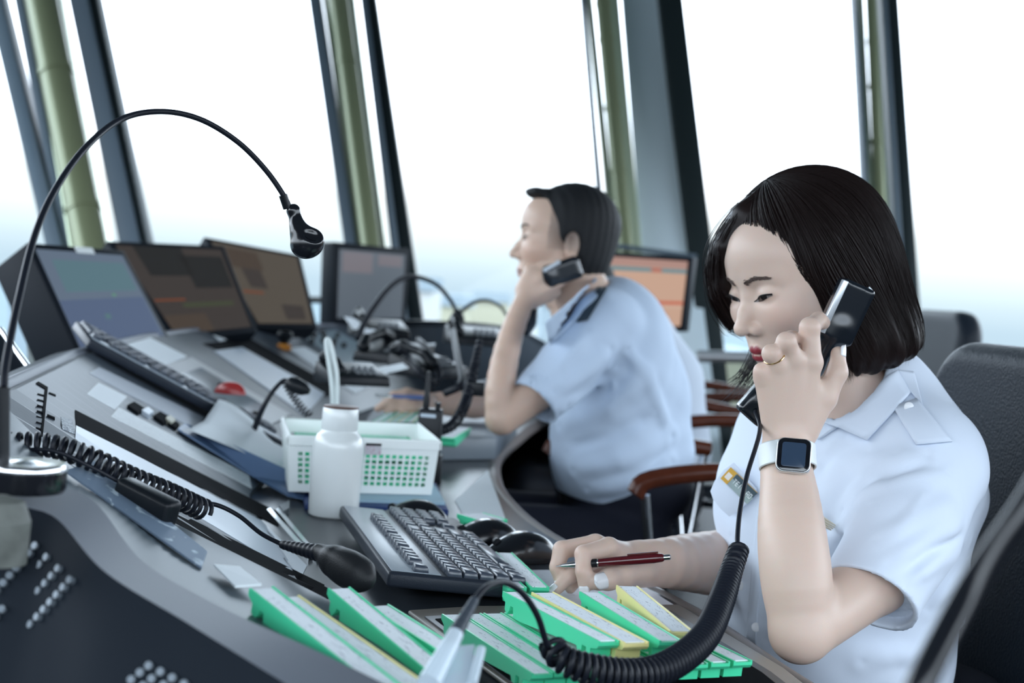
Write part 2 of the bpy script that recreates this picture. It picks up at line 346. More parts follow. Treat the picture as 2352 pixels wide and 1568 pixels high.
# ================================================= CONSOLE
LOW=np.array([(-.03,1.15),(-.113,1.34),(-.203,1.555),(-.30,1.9),(-.345,2.03),(-.40,2.26),(-.42,2.8),(-.40,3.75),(-.30,4.6),(-.1,5.3)])
RID=np.array([(-.66,1.15),(-.60,1.45),(-.59,1.69),(-.72,2.4),(-.80,3.2),(-.81,3.9),(-.64,4.8),(-.35,5.6)])
ZL,ZR=.757,.945
def edges(Y): return np.interp(Y,LOW[:,1],LOW[:,0]),np.interp(Y,RID[:,1],RID[:,0])
def SZ(X,Y):
    a,b=edges(Y); t=(a-X)/(a-b); return ZL+(ZR-ZL)*min(max(t,-.0),1)
def PS(px,py,off=0):
    """where the pixel's ray meets the console surface (slope, then worktop)"""
    d=FW+(px-CX)/F*RT+(CY-py)/F*UP; t=.7; pr=None
    while t<8:
        p=CAM+d*t
        a,b=edges(p[1]); z=SZ(p[0],p[1]) if p[0]<a else .75
        if p[2]<z+off: 
            lo,hi=t-.01,t
            for _ in range(20):
                mid=(lo+hi)/2; p=CAM+d*mid; a,b=edges(p[1]); z=SZ(p[0],p[1]) if p[0]<a else .75
                if p[2]<z+off: hi=mid
                else: lo=mid
            return CAM+d*hi
        t+=.01
    return p
EDGE=np.array([(.40,1.12),(.31,1.4),(.24,1.69),(.08,2.14),(.01,2.5),(-.015,2.8),(-.015,3.15),(.03,3.6),(.107,4.15),(.3,4.9),(.6,5.2)])
WT=mat('dark grey worktop',(.035,.042,.052),.28,bump=.03,var=.1)
CG=mat('blue grey console panel',(.062,.078,.098),.42,bump=.04,var=.08,vscale=20)
CG2=mat('light grey console edge',(.13,.145,.175),.45,bump=.04)
WOODE=mat('taupe worktop edge',(.17,.15,.145),.4)
con=empty('control_console',(0,2,0),'long curved control tower console with dark worktop and sloping blue-grey panel','console')
Es=spline([V(x,y,0) for x,y in EDGE],50); Ls=[V(np.interp(y,LOW[:,1],LOW[:,0]),y,0) for y in Es[:,1]]
def at(L,z): return [V(p[0],p[1],z) for p in L]
m=MB(); m.loft([at(Ls,.75),at(Es,.75)]); m.loft([at(Ls,.722),at(Es,.722)]); m.loft([at(Es,.722),at(Es,.75)]); m.build('worktop',WT,con)
m=MB(); m.tube(at(Es,.736),.0165,12); m.build('worktop_edge',WOODE,con,True,angle=80)
Ys=np.linspace(1.32,5.3,70); Lo=[V(edges(y)[0],y,ZL) for y in Ys]; Ri=[V(edges(y)[1],y,ZR) for y in Ys]
m=MB(); m.loft([at(Lo,.75),Lo,Ri,[p+V(-.05,0,0) for p in Ri],[p+V(-.05,0,-.35) for p in Ri],[V(p[0]-.03,p[1],.0) for p in Ri]]); m.build('sloping_panel',CG,con)
m=MB(); m.tube([p+V(-.02,0,-.004) for p in Ri],.012,10); m.build('ridge_trim',CG2,con,True,angle=80)
UND=mat('black under-desk panel',(.012,.013,.016),.6)
m=MB(); In=[p+V(-.22,0,0) for p in Es]; m.loft([at(In,.0),at(In,.725)]); m.build('under_panel',UND,con)
def slab(name,pxs,m_,parent,th=.0015,off=0.0,bevel=0,n=10):
    """thin piece lying on the console surface, following its curve"""
    if len(pxs)==4:
        A,B,C_,D_=[np.array(q,float) for q in pxs]; top=[]; e=[]
        for i in range(n+1):
            s_=i/n; top.append([PS(*((A*(1-t_)+B*t_)*(1-s_)+(D_*(1-t_)+C_*t_)*s_),off)+V(0,0,th) for t_ in np.linspace(0,1,n+1)])
        mb=MB(); mb.loft(top); k=n+1; rim=[(0,j) for j in range(n)]+[(i,n) for i in range(n)]+[(n,j) for j in range(n,0,-1)]+[(i,0) for i in range(n,0,-1)]
        r=[top[i][j] for i,j in rim]; mb.loft([r,[p-V(0,0,th+.001) for p in r]],closed=True); return mb.build(name,m_,parent,merge=True)
    pts=[PS(x,y,off) for x,y in pxs]; mb=MB(); mb.prism([p-V(0,0,.001) for p in pts],V(0,0,th+.001)); return mb.build(name,m_,parent)
def tslab(name,pxs,m_,label,cat,group=None,**k):
    o=slab(name,pxs,m_,None,**k); return tag(o,label,cat,group)

# far part of the console turning right behind the man
RF=spline([P(700,745,4.9),P(936,735,5.15),P(1150,747,4.85),P(1260,790,4.35),P(1330,850,3.9)],30); LF=spline([PZ(700,850,.757),PZ(900,850,.757),PZ(1090,850,.757),PZ(1190,890,.757),PZ(1250,930,.757)],30)
m=MB(); m.loft([LF,RF,[p+V(0,.06,0) for p in RF],[V(p[0],p[1]+.06,0) for p in RF]]); m.build('far_sloping_panel',CG,con)
# ================================================= CONSOLE DETAILS
SLOT=mat('black recess',(.006,.007,.009),.9,spec=.05); LITE=mat('pale blue grey panel face',(.45,.52,.60),.35,bump=.03)
PAP=mat('white paper',(.72,.78,.82),.6); MID=mat('mid grey plastic',(.16,.18,.2),.4); BLUEF=mat('blue folder card',(.06,.12,.30),.45); NAVY=mat('navy binder cover',(.02,.045,.16),.4)
SCRIB=mat_scribble('printed label',(.66,.71,.74),(.35,.38,.42),1,1,.60,160)
def inner(pxs,n,m_,lab=None,**k): return slab(n,pxs,m_,con,**k)
inner([(82,882),(88,878),(110,891),(104,895)],'scale_line',SLOT); inner([(104,890),(110,891),(98,1005),(93,1005)],'scale_line',SLOT)
for i in range(8): inner([(86-i*.6,905+i*13),(101-i,909+i*13),(101-i,911+i*13),(86-i*.6,907+i*13)],'scale_mark',SLOT)
inner([(112,902),(128,908),(128,911),(112,905)],'scale_mark',SLOT); inner([(108,953),(126,960),(126,963),(108,956)],'scale_mark',SLOT)
inner([(140,958),(165,965),(172,996),(143,985)],'engraved_letters',mat_scribble('engraved marks',(.2,.23,.27),(.6,.66,.7),1,1,.52,260),th=.0008)
inner([(172,943),(640,1178),(650,1215),(175,978)],'tray_recess',SLOT)
inner([(175,976),(600,1196),(560,1250),(172,1020)],'document_tray',LITE,th=.001); inner([(600,1196),(705,1300),(690,1330),(560,1250)],'document_tray',LITE,th=.001)
inner([(612,1178),(620,1174),(718,1285),(708,1290)],'tray_rail',CHR,th=.006); inner([(632,1178),(640,1174),(735,1288),(727,1291)],'tray_rail',CHR,th=.006)
inner([(640,1172),(664,1160),(664,1178),(650,1186)],'tray_latch',MID,th=.008)
inner([(465,790),(572,777),(780,893),(752,912)],'far_tray_recess',SLOT)
inner([(492,808),(556,799),(745,905),(700,955)],'far_document_tray',LITE,th=.003)
inner([(352,852),(440,824),(668,955),(600,990)],'touch_panel_frame',MID,th=.004); inner([(412,866),(462,850),(610,938),(560,968)],'touch_panel_screen',mat('grey glass',(.35,.42,.48),.08),th=.006)
inner([(690,772),(770,760),(900,830),(800,845)],'button_panel',mat('blue grey button panel',(.20,.27,.31),.4),th=.004)
for i,(x,y) in enumerate([(700,778),(722,776),(745,775),(716,789),(742,788),(768,788),(765,800),(790,798),(740,768),(775,775)]):
    p=PS(x,y,.004); mb=MB(); mb.lathe(p,[(.008,0),(.008,.014),(.006,.017)],12); mb.build('control_knob',BLK,con,True,angle=60)
for q in ([(292,938),(308,930),(333,946),(316,955)],[(352,962),(368,952),(392,968),(375,978)],[(385,978),(398,972),(412,980),(402,990)]): inner(q,'switch_block',SLOT,th=.006)
inner([(325,952),(340,945),(352,955),(340,963)],'switch_cap',LITE,th=.008); inner([(380,972),(390,966),(402,975),(392,982)],'switch_cap',mat('beige cap',(.5,.5,.42),.5),th=.01)
inner([(380,1192),(400,1182),(770,1362),(740,1385)],'cable_groove',SLOT,th=.002)
inner([(430,1198),(438,1194),(745,1345),(740,1350)],'groove_seam',SLOT,th=.0015)
inner([(945,760),(1100,755),(1230,800),(1040,830)],'far_button_panel',mat('blue grey button panel',(.2,.27,.31),.4),th=.004)
# small flat things on the panel
tslab('paper_note',[(205,858),(228,845),(470,960),(448,985)],mat('off white card strip',(.42,.46,.52),.6),'long blank grey card strip beside the keyboard that lies on the sloping panel','paper')
tslab('paper_note',[(200,906),(226,880),(291,912),(264,941)],PAP,'small white sticky note at the left end of the sloping panel','paper')
tslab('paper_label',[(255,958),(272,937),(572,1092),(578,1122)],SCRIB,'long white printed label strip between the black recess and the switch blocks','label')
tslab('paper_sheet',[(268,800),(345,778),(428,820),(354,850)],PAP,'white paper sheet beside the far end of the sloping keyboard','paper',th=.003)
tslab('paper_label',[(488,768),(510,760),(535,775),(505,784)],PAP,'left of the two small white tags above the far tray','label')
tslab('paper_label',[(518,766),(540,762),(560,772),(542,780)],PAP,'right of the two small white tags above the far tray','label')
tslab('paper_strip',[(662,802),(700,798),(850,886),(815,905)],PAP,'long white paper strip behind the far tray and orange-based knob','paper',th=.003)
# knob with orange base
p=PS(652,800); k=empty('rotary_knob',p,'black rotary knob on an orange base by the far tray','knob')
mb=MB(); mb.lathe(p,[(.02,-.004),(.022,.008),(.016,.014)],20); mb.build('base',mat('orange plastic',(.5,.2,.03),.4),k,True,angle=60)
mb=MB(); mb.lathe(p,[(.010,.012),(.012,.02),(.022,.03),(.024,.04),(.018,.05),(.004,.052)],20); mb.build('cap',BLK,k,True,angle=60)
# blue folder, curled sheet
fo=empty('folder',PS(560,1080),'blue folder lying from the sloping panel to under the white basket','folder')
pts=[PS(x,y,.004) for x,y in [(408,988),(425,975),(600,1085),(760,1128),(880,1140),(880,1160),(740,1158),(660,1140),(585,1098)]]
mb=MB(); mb.prism(pts,V(0,0,.003)); mb.build('cover',mat('blue grey folder',(.10,.17,.30),.4),fo)
sh=empty('paper_sheet',PS(560,1030),'white paper sheet with a curled corner lying on the blue folder','paper')
g=[]
A,B_,C_,D_=[PS(x,y,.020) for x,y in [(432,985),(500,950),(700,1052),(665,1082)]]
for i in range(15):
    s=i/14; r=[]
    for j in range(11):
        t_=j/10; q=(A*(1-s)+D_*s)*(1-t_)+(B_*(1-s)+C_*s)*t_; c_=max(0,t_-.5)*max(0,.6-s)*.30*max(0,s+.3); q=q+V(0,0,c_); r.append(q)
    g.append(r)
mb=MB(); mb.loft(g); o=mb.build('sheet',PAP,sh,True,angle=95); md=o.modifiers.new('t','SOLIDIFY'); md.thickness=.0006
# binder and papers under the basket
bi=empty('binder',PZ(850,1150,.75),'dark navy binder lying flat under the white basket','binder')
q=[PZ(x,y,.75) for x,y in [(700,1172),(1030,1185),(1000,1120),(690,1115)]]; mb=MB(); mb.prism(q,V(0,0,.010)); mb.build('cover',NAVY,bi,bevel=.002)
q=[PZ(x,y,.7605) for x,y in [(720,1150),(1022,1160),(985,1098),(700,1096)]]; mb=MB(); mb.prism(q,V(0,0,.005)); tag(mb.build('paper_stack',mat('pale cyan paper',(.35,.52,.62),.6)),'pale cyan stack of papers between the navy binder and the basket','paper')
# ---------------------------------------------- flight strip holders
GRN=mat('green plastic',(.065,.68,.36),.35,sss=0); YEL=mat('yellow plastic',(.85,.76,.32),.4)
PST=mat_scribble('handwritten strip paper',(.82,.88,.93),(.22,.24,.32),.6,3,.61,120)
def holder_mesh(L,W_,H1=.019,H2=.006):
    pr=[(0,0),(0,-.004),(.008,-.008),(.008,-.015),(.013,-.019),(.018,-.014),(.020,-.009),(.026,-.009),(.028,-H1),(.05,-H1),(L*.80,-.012),(L*.80+.003,-.017),(L*.80+.009,-.017),(L*.80+.010,-.009),(L*.80+.018,-.009),(L*.80+.019,-.018),(L*.80+.025,-.018),(L*.80+.026,-H2-.002),(L-.003,-H2),(L,-.003),(L,0)]
    return pr
def strip_holder(a,b,W_,green,label,group,flip=False):
    """a,b: world points of the two ends (top centre)"""
    L=float(np.linalg.norm(b-a)); X=nrm(b-a); Y=nrm(np.cross(V(0,0,1),X)); Z=np.cross(X,Y)
    r=empty('flight_strip_holder',a,label,'strip holder',group)
    pr=holder_mesh(L,W_); mb=MB(); m1=[a+X*x-Y*W_/2+Z*z for x,z in pr]; n=len(pr)
    mb.prism(m1,Y*W_); body=mb.build('holder',GRN if green else YEL,r)
    mb=MB(); e=.0018
    for s in (-1,1): mb.prism([a+Y*s*(W_/2-e/2)+X*x+Y*o_*e/2 for x,o_ in((0,-1),(L,-1),(L,1),(0,1))],Z*.0015)
    mb.build('side_rim',GRN if green else YEL,r)
    me=bpy.data.meshes.new('paper_strip'); x0,x1,y0=.0015,L-.004,W_/2-.0022
    me.from_pydata([(x0,-y0,0),(x1,-y0,0),(x1,y0,0),(x0,y0,0),(x0,-y0,.0008),(x1,-y0,.0008),(x1,y0,.0008),(x0,y0,.0008)],[],[(0,3,2,1),(4,5,6,7),(0,1,5,4),(1,2,6,5),(2,3,7,6),(3,0,4,7)])
    o=link('paper_strip',me,PST,r); M=Matrix([[X[0],Y[0],Z[0],a[0]],[X[1],Y[1],Z[1],a[1]],[X[2],Y[2],Z[2],a[2]],[0,0,0,1]])
    o.parent=None; o.matrix_world=M; o.parent=r; o.matrix_parent_inverse=Matrix.Translation(Vector([float(q) for q in a])).inverted()
    return r
zt=.782
names=['leftmost green strip holder lying in the desk bay','second green strip holder from the left in the desk bay','third green strip holder from the left in the desk bay','green bay strip holder just under the raised green one','green bay strip holder under the raised yellow one','green bay strip holder right of the raised yellow one','green bay strip holder fourth from the right end','green bay strip holder third from the right end','green bay strip holder second from the right end','rightmost green strip holder in the desk bay']
for i in range(10):
    a=PZ(1036+i*47.5,1412-i*1.2,zt); b=PZ(1246+i*51.2,1549-i*3.2,zt); strip_holder(a,b,.0205,True,names[i]+', white handwritten paper on top','strip holders laid in the desk bay')
zu=.806
strip_holder(PZ(1176,1360,zu),PZ(1399,1475,zu),.0215,True,'raised green strip holder with clear side hooks next to the yellow one','strip holders on top of the row')
strip_holder(PZ(1246,1362,zu),PZ(1462,1478,zu),.0255,False,'wide raised yellow strip holder touching the raised green one','strip holders on top of the row')
strip_holder(PZ(1354,1361,zu),PZ(1541,1474,zu),.023,True,'raised green strip holder between the two yellow ones','strip holders on top of the row')
strip_holder(PZ(1440,1347,zu),PZ(1566,1452,zu),.024,False,'narrow raised yellow strip holder nearest the pen hand wrist','strip holders on top of the row')
strip_holder(PZ(1104,1272,.776),PZ(1188,1351,.776),.0225,True,'green strip holder lying against the keyboard edge','strip holders beside the keyboard')
strip_holder(PZ(1157,1270,.776),PZ(1240,1350,.776),.0225,True,'green strip holder lying between the keyboard and the writing hand','strip holders beside the keyboard')
strip_holder(PZ(1080,1180,.77),PZ(1135,1196,.77),.05,True,'green holder behind the mice near the navy binder','strip holders beside the keyboard')
# bay frame
WF=mat('brown grey bay frame',(.22,.2,.175),.35)
bay=empty('strip_bay',PZ(1200,1470,.75),'recessed strip bay with rounded brown-grey frame in the near worktop','tray')
outp=[PZ(x,y,.7505) for x,y in [(935,1412),(1090,1402),(1560,1398),(1800,1545),(1920,1640),(1330,1680),(1200,1610)]]
mb=MB(); mb.prism(outp,V(0,0,.006)); mb.build('frame',WF,bay,bevel=.003)
mb=MB(); mb.prism([PZ(x,y,.757) for x,y in [(975,1418),(1090,1411),(1540,1404),(1770,1545),(1880,1630),(1330,1670),(1215,1600)]],V(0,0,.0015)); mb.build('metal_rim',mat('steel rim',(.07,.075,.085),.4,.3),bay)
mb=MB(); mb.prism([PZ(x,y,.7585) for x,y in [(1000,1422),(1090,1416),(1530,1410),(1750,1545),(1850,1625),(1340,1660),(1230,1590)]],V(0,0,.0008)); mb.build('bay_floor',SLOT,bay)
# paper under the writing hand
mb=MB(); mb.prism([PZ(x,y,.7505) for x,y in [(1215,1312),(1420,1312),(1560,1400),(1290,1420)]],V(0,0,.002)); tag(mb.build('paper_sheet',mat_scribble('faintly written paper',(.72,.74,.8),(.55,.5,.6),1,1,.62,90)),'white sheet of paper under the writing hand','paper')
# small paper near mice
mb=MB(); mb.prism([PZ(x,y,.7505) for x,y in [(1045,1150),(1120,1080),(1160,1190),(1075,1205)]],V(0,0,.001)); tag(mb.build('paper_sheet',PAP),'white paper lying right of the navy binder behind the mice','paper')
# ---------------------------------------------- keyboards
KB=mat('black keyboard plastic',(.022,.028,.04),.38,bump=.15,bscale=900); KT=mat('silver sheen keyboard top',(.33,.38,.43),.28,bump=.1,bscale=900); KK=mat('black key plastic',(.042,.055,.080),.3,bump=.05,bscale=900,spec=.8)  # pale top strip colour stands in for the silvery window reflection
def keyboard(o0,X,Y,Z,L,Wd,label,detail=True,u=.0190,fin=False):
    r=empty('keyboard',o0,label,'keyboard'); H=.018; q=[o0,o0+X*L,o0+X*L+Y*Wd,o0+Y*Wd]
    mb=MB(); mb.prism(q,Z*H); mb.build('case',KB,r,bevel=.004)
    q=[o0+X*a+Y*b+Z*H for a,b in((.006,.004),(L-.006,.004),(L-.006,Wd*.36),(.006,Wd*.36))]; mb=MB(); mb.prism(q,Z*.0012); mb.build('top_strip',KT,r,bevel=.0005)
    u=L/23.2; rows=[]; y0=Wd*.40; ph=(Wd-.008-y0)/5
    def row(y,xs,h=1):
        for x,w_ in xs: rows.append((x*u,y,w_*u,ph*h))
    fr=Wd*.17
    row(fr,[(.3,1)]+[(2.3+i,1) for i in range(4)]+[(6.8+i,1) for i in range(4)]+[(11.3+i,1) for i in range(4)]+[(15.6+i,1) for i in range(3)])
    row(y0,[(.3+i,1) for i in range(13)]+[(13.3,2)]+[(15.6+i,1) for i in range(3)]+[(18.9+i,1) for i in range(4)])
    row(y0+ph,[(.3,1.5)]+[(1.8+i,1) for i in range(12)]+[(13.8,1.5)]+[(15.6+i,1) for i in range(3)]+[(18.9+i,1) for i in range(4)])
    row(y0+2*ph,[(.3,1.75)]+[(2.05+i,1) for i in range(11)]+[(13.05,2.25)]+[(18.9+i,1) for i in range(4)])
    row(y0+3*ph,[(.3,2.25)]+[(2.55+i,1) for i in range(10)]+[(12.55,2.75)]+[(16.6,1)]+[(18.9+i,1) for i in range(4)])
    row(y0+4*ph,[(.3,1.5),(1.8,1),(2.8,1.5),(4.3,6),(10.3,1.5),(11.8,1),(12.8,1),(13.8,1.5)]+[(15.6+i,1) for i in range(3)]+[(18.9,2),(20.9,1),(21.9,1)])
    cache={}; big=[]
    for i,(x,y,w_,h) in enumerate(rows):
        key=(round(w_,4),)
        if key not in cache:
            mb=MB(); g=.0007; t_=.0017
            b=[(g,g,0),(w_-g,g,0),(w_-g,h-g,0),(g,h-g,0)]; tp=[(g+t_,g+t_*.6,.0085),(w_-g-t_,g+t_*.6,.0085),(w_-g-t_,h-g-t_,.0075),(g+t_,h-g-t_,.0075)]
            mb.quadbox(b,tp); me_o=mb.build('key',KK,None,bevel=.0006,seg=1); cache[key]=me_o.data; bpy.data.objects.remove(me_o)
        p=o0+X*x+Y*y+Z*(H+(.0012 if y<y0*.9 else 0)-.0005)
        if len([1 for _ in big])<100:
            o=bpy.data.objects.new('key',cache[key]); SC.collection.objects.link(o); big.append(o)
            M=Matrix([[X[0],Y[0],Z[0],p[0]],[X[1],Y[1],Z[1],p[1]],[X[2],Y[2],Z[2],p[2]],[0,0,0,1]])
            o.parent=r; o.matrix_basis=Matrix.Translation(Vector([-float(q_) for q_ in o0]))@M
    return r
a=PZ(885,1381,.752);b=PZ(768,1203,.752);X=nrm(b-a);Y=nrm(np.cross(V(0,0,-1),X)); Y=Y if Y[0]>0 else -Y; Z=np.cross(X,Y); Z=Z if Z[2]>0 else -Z
ti=math.radians(4.0); Y2=nrm(Y*math.cos(ti)-Z*math.sin(ti)); Z2=nrm(Z*math.cos(ti)+Y*math.sin(ti))
keyboard(a+V(0,0,.016),X,Y2,Z2,.455,.172,'black keyboard with painted silvery sheen along its top strip on the worktop in front of the woman')
mb=MB()
a=PS(188,812);b=PS(640,1050);X=nrm(b-a); Lk=float(np.linalg.norm(b-a)); s_=PS(250,796)-a; Z=nrm(np.cross(X,s_)); Z=Z if Z[2]>0 else -Z; Y=np.cross(Z,X)
keyboard(a+Z*.012,X,Y if (Y@s_)>0 else -Y,Z,min(Lk,.50),.12,'black keyboard lying along the sloping panel left of the basket')
# ---------------------------------------------- mice
def mouse(px,py,yaw,label,sc=1,red=False,c=None):
    p=PZ(px,py,.751) if c is None else c; r=empty('computer_mouse',p,label,'mouse','black computer mice')
    X=V(math.cos(yaw),math.sin(yaw),0);Y=V(-X[1],X[0],0);Z=V(0,0,1); nu,nv=28,14; vs=[];fs=[]
    for i in range(nv+1):
        ph=i/nv*math.pi/2
        for k in range(nu):
            th=2*math.pi*k/nu; cx,cy=math.cos(th),math.sin(th); w_=.031*(1-.10*cx*cx+.12*cx); x=.056*sc*cx*math.cos(ph)**.8; y=w_*sc*cy*math.cos(ph)**.6
            z=.039*sc*math.sin(ph)*(1-.28*(x/.056+.2)**2-.15*max(0,x/.056))
            vs.append(p+X*x+Y*y+Z*z)
    fs=[(i*nu+k,i*nu+(k+1)%nu,(i+1)*nu+(k+1)%nu,(i+1)*nu+k) for i in range(nv) for k in range(nu)]+[tuple(range(nu))]
    mb=MB(); mb.add(vs,fs); mb.build('shell',GLOSS if not red else mat('red mouse shell',(.35,.03,.03),.3),r,True,angle=80,merge=True)
    mb=MB(); c_=p+X*.035*sc+Z*.0235*sc; mb.tube([c_-Y*.0035,c_+Y*.0035],.0058,16); mb.build('scroll_wheel',BLK,r,True)
    pts=[]
    for i in range(12):
        x=.055*math.cos(math.pi/2*i/11*.75); z=.039*(1-(x/.0585)**2)**.5*(1-.28*(x/.056+.2)**2-.15*x/.056)+.0005; pts.append(p+X*x*sc+Z*z*sc)
    mb=MB(); mb.tube(pts,.0007,5); mb.build('button_seam',MID,r)
    return r
mouse(950,1205,math.radians(170),'black mouse just in front of the navy binder, farthest from the strips')
mouse(1112,1253,math.radians(195),'black mouse in the middle, behind the nearest mouse')
mouse(1194,1285,math.radians(200),'black mouse nearest the writing hand')
mouse(0,0,math.radians(160),'black mouse with red top on the sloping keyboard',.62,True,PS(525,950)+V(0,0,.040))
# ---------------------------------------------- bottle
p=PZ(765,1184,.75); bt=empty('water_bottle',p,'white metal bottle with narrow neck and brown-rimmed cap','bottle')
WB=mat('white enamel',(.70,.74,.74),.28,coat=.3)
mb=MB(); mb.lathe(p,[(.034,0),(.0375,.003),(.0383,.02),(.0385,.105),(.0375,.116),(.033,.124),(.0285,.128),(.0275,.131)],48); mb.build('body',WB,bt,True,angle=80)
mb=MB(); mb.lathe(p,[(.0265,.1305),(.0275,.132),(.0273,.163),(.0262,.165)],48); mb.build('cap',WB,bt,True,angle=60)
mb=MB(); mb.lathe(p,[(.0266,.1645),(.0262,.1675),(.0245,.168)],48); mb.build('cap_rim',mat('dark brown ring',(.08,.035,.025),.4),bt,True,angle=60)
# bunny-ear cable ties behind the bottle
ct=empty('cable_loop',PS(760,950),'white looped cable standing up behind the bottle','cable')
mb=MB(); mb.tube(spline([P(765,960,2.62),P(762,880,2.62),P(752,810,2.62),P(750,782,2.62),P(757,784,2.62),P(766,820,2.62),P(774,870,2.62),P(772,960,2.62)],60),.0045,10); mb.build('loop',mat('white cable',(.6,.66,.66),.4),ct,True,angle=80)
# ---------------------------------------------- basket
BW=mat('white basket plastic',(.86,.91,.90),.35)
zf=.767; fl=PZ(664,1128,zf); fr_=PZ(990,1136,zf); U=nrm(fr_-fl); Wb=float(np.linalg.norm(fr_-fl)); N=nrm(nrm(PZ(650,962,.855)-PZ(657,1009,.855))+nrm(PZ(954,973,.855)-PZ(1005,1012,.855)))
Hb=.088; Db=.27; sp_=.010
bk=empty('storage_basket',(fl+fr_)/2+N*Db/2,'white perforated plastic basket holding green strip holders','basket')
def pwall(o0,u,v,Lu,Lv,nu,nv,mu,mvb,mvt,taper):
    """perforated wall with real holes; taper widens towards the top"""
    mb=MB(); vs={}
    xs=[0]+[ (mu+(Lu-2*mu)*(k+f)/nu) for k in range(nu) for f in (.16,.84)]+[Lu]
    ys=[0]+[ (mvb+(Lv-mvb-mvt)*(k+f)/nv) for k in range(nv) for f in (.16,.84)]+[Lv]
    V_=[];n1=len(xs)
    for y in ys:
        s=(y/Lv)*taper
        for x in xs: V_.append(o0+u*(x+(x/Lu*2-1)*s)+v*y)
    F_=[(j*n1+i,j*n1+i+1,(j+1)*n1+i+1,(j+1)*n1+i) for j in range(len(ys)-1) for i in range(n1-1) if not(i%2==1 and j%2==1)]
    mb.add(V_,F_); o=mb.build('side_wall',BW,bk); md=o.modifiers.new('t','SOLIDIFY'); md.thickness=.0018; return o
ta=.007; vF=nrm(V(0,0,1)*Hb-N*ta); vB=nrm(V(0,0,1)*Hb+N*ta); vL=nrm(V(0,0,1)*Hb-U*ta); vR=nrm(V(0,0,1)*Hb+U*ta)
pwall(fl,U,vF,Wb,Hb,20,6,.012,.012,.022,ta); pwall(fl+N*Db,U,vB,Wb,Hb,20,6,.012,.012,.022,ta)
pwall(fl,N,vL,Db,Hb,20,6,.012,.012,.022,ta); pwall(fr_,N,vR,Db,Hb,20,6,.012,.012,.022,ta)
mb=MB(); mb.prism([fl,fr_,fr_+N*Db,fl+N*Db],V(0,0,.002)); mb.build('bottom',BW,bk)
c=[fl-U*ta-N*ta,fr_+U*ta-N*ta,fr_+U*ta+N*(Db+ta),fl-U*ta+N*(Db+ta)]; c=[q+V(0,0,Hb) for q in c]
mb=MB(); mb.tube(c+[c[0]],.003,8); o=mb.build('rim',BW,bk,True,angle=80)
mb=MB()
cen=sum(c)/4
for i in range(4):
    a,b=c[i],c[(i+1)%4]; nn=nrm((a+b)/2-cen); mb.quadbox([a+nn*.0025-V(0,0,.013),b+nn*.0025-V(0,0,.013),b+nn*.004-V(0,0,.013),a+nn*.004-V(0,0,.013)],[a+nn*.0025,b+nn*.0025,b+nn*.004,a+nn*.004])
mb.build('rim_skirt',BW,bk)
o0=fl-N*.011+U*(Wb*.50)+V(0,0,Hb-.024); mb=MB(); mb.prism([o0,o0+U*.026,o0+U*.026+vF*.019,o0+vF*.019],-N*.0012); lb=mb.build('label',mat_scribble('basket label',(.6,.6,.63),(.45,.2,.3),1,1,.55,300),bk)
mb=MB(); mb.prism([o0-N*.0013+vF*.015,o0+U*.026-N*.0013+vF*.015,o0+U*.026-N*.0013+vF*.019,o0-N*.0013+vF*.019],-N*.0005); mb.build('label_band',BLK,lb)
k=0
for lay in range(3):
    for j in range(9):
        yo=.018+j*.0275; a=fl+U*.016+N*yo+V(0,0,.0225+lay*.0215); b=a+U*(Wb-.03)
        strip_holder(a,b,.0225,True,'green strip holder inside the white basket, '+['lowest','middle','top'][lay]+' layer, '+['frontmost','second from the front','third from the front','fourth from the front','middle of the row','fourth from the back','third from the back','second from the back','rearmost'][j],'strip holders stacked in the basket'); k+=1
# ---------------------------------------------- near speaker console with light bevel
sc_=empty('speaker_console',(-.5,1.0,.0),'dark blurred console nearest the viewer with dotted speaker grilles and a paler rim','console')
DC=mat('dark blue grey moulded plastic',(.008,.012,.018),.6,bump=.06,spec=.08)
L1=[P(-120,1130,1.07),P(60,1165,1.06),P(135,1195,1.05),P(240,1312,1.0),P(430,1430,.97),P(640,1560,.94),P(900,1720,.9)]
L2=[P(-80,1060,1.14),P(110,1110,1.13),P(215,1150,1.12),P(330,1290,1.07),P(520,1400,1.04),P(740,1500,1.0),P(1020,1640,.97)]
L0=[p+V(.0,-.14,-.30) for p in L1]; Lz=[V(p[0],p[1]-.10,0) for p in L1]
L3=[p+V(.002,.004,-.012) for p in L2]
L4=[P(-60,860,1.36),P(150,1060,1.36),P(385,1192,1.36),P(560,1280,1.33),P(745,1372,1.3),P(960,1490,1.2),P(1230,1660,1.12)]
L4=[V(p[0],p[1],min(p[2],CAMZ+.5)) for p in L4]
def den(L): return resample(spline(L,60),50)
mb=MB(); mb.loft([den(Lz),den(L0),den(L1)]); mb.build('front_shell',DC,sc_,True,angle=40)
mb=MB(); mb.loft([den(L1),den(L2),den(L3)]); mb.build('bevel_rim',CG2,sc_,True,angle=50)
mb=MB(); mb.loft([den(L3),den(L4),[p-V(0,0,.05) for p in den(L4)]]); mb.build('inner_ledge',mat('grey blue ledge',(.08,.105,.125),.38,bump=.04),sc_,True,angle=50)
# perforations on the front face
fn=lambda s,t_:(den(L1)[int(s*49)]*(1-t_)+den(L0)[int(s*49)]*t_)
A1,B1=den(L1),den(L0)
hole=mat('bright perforation',(.16,.19,.22),.4,.3)
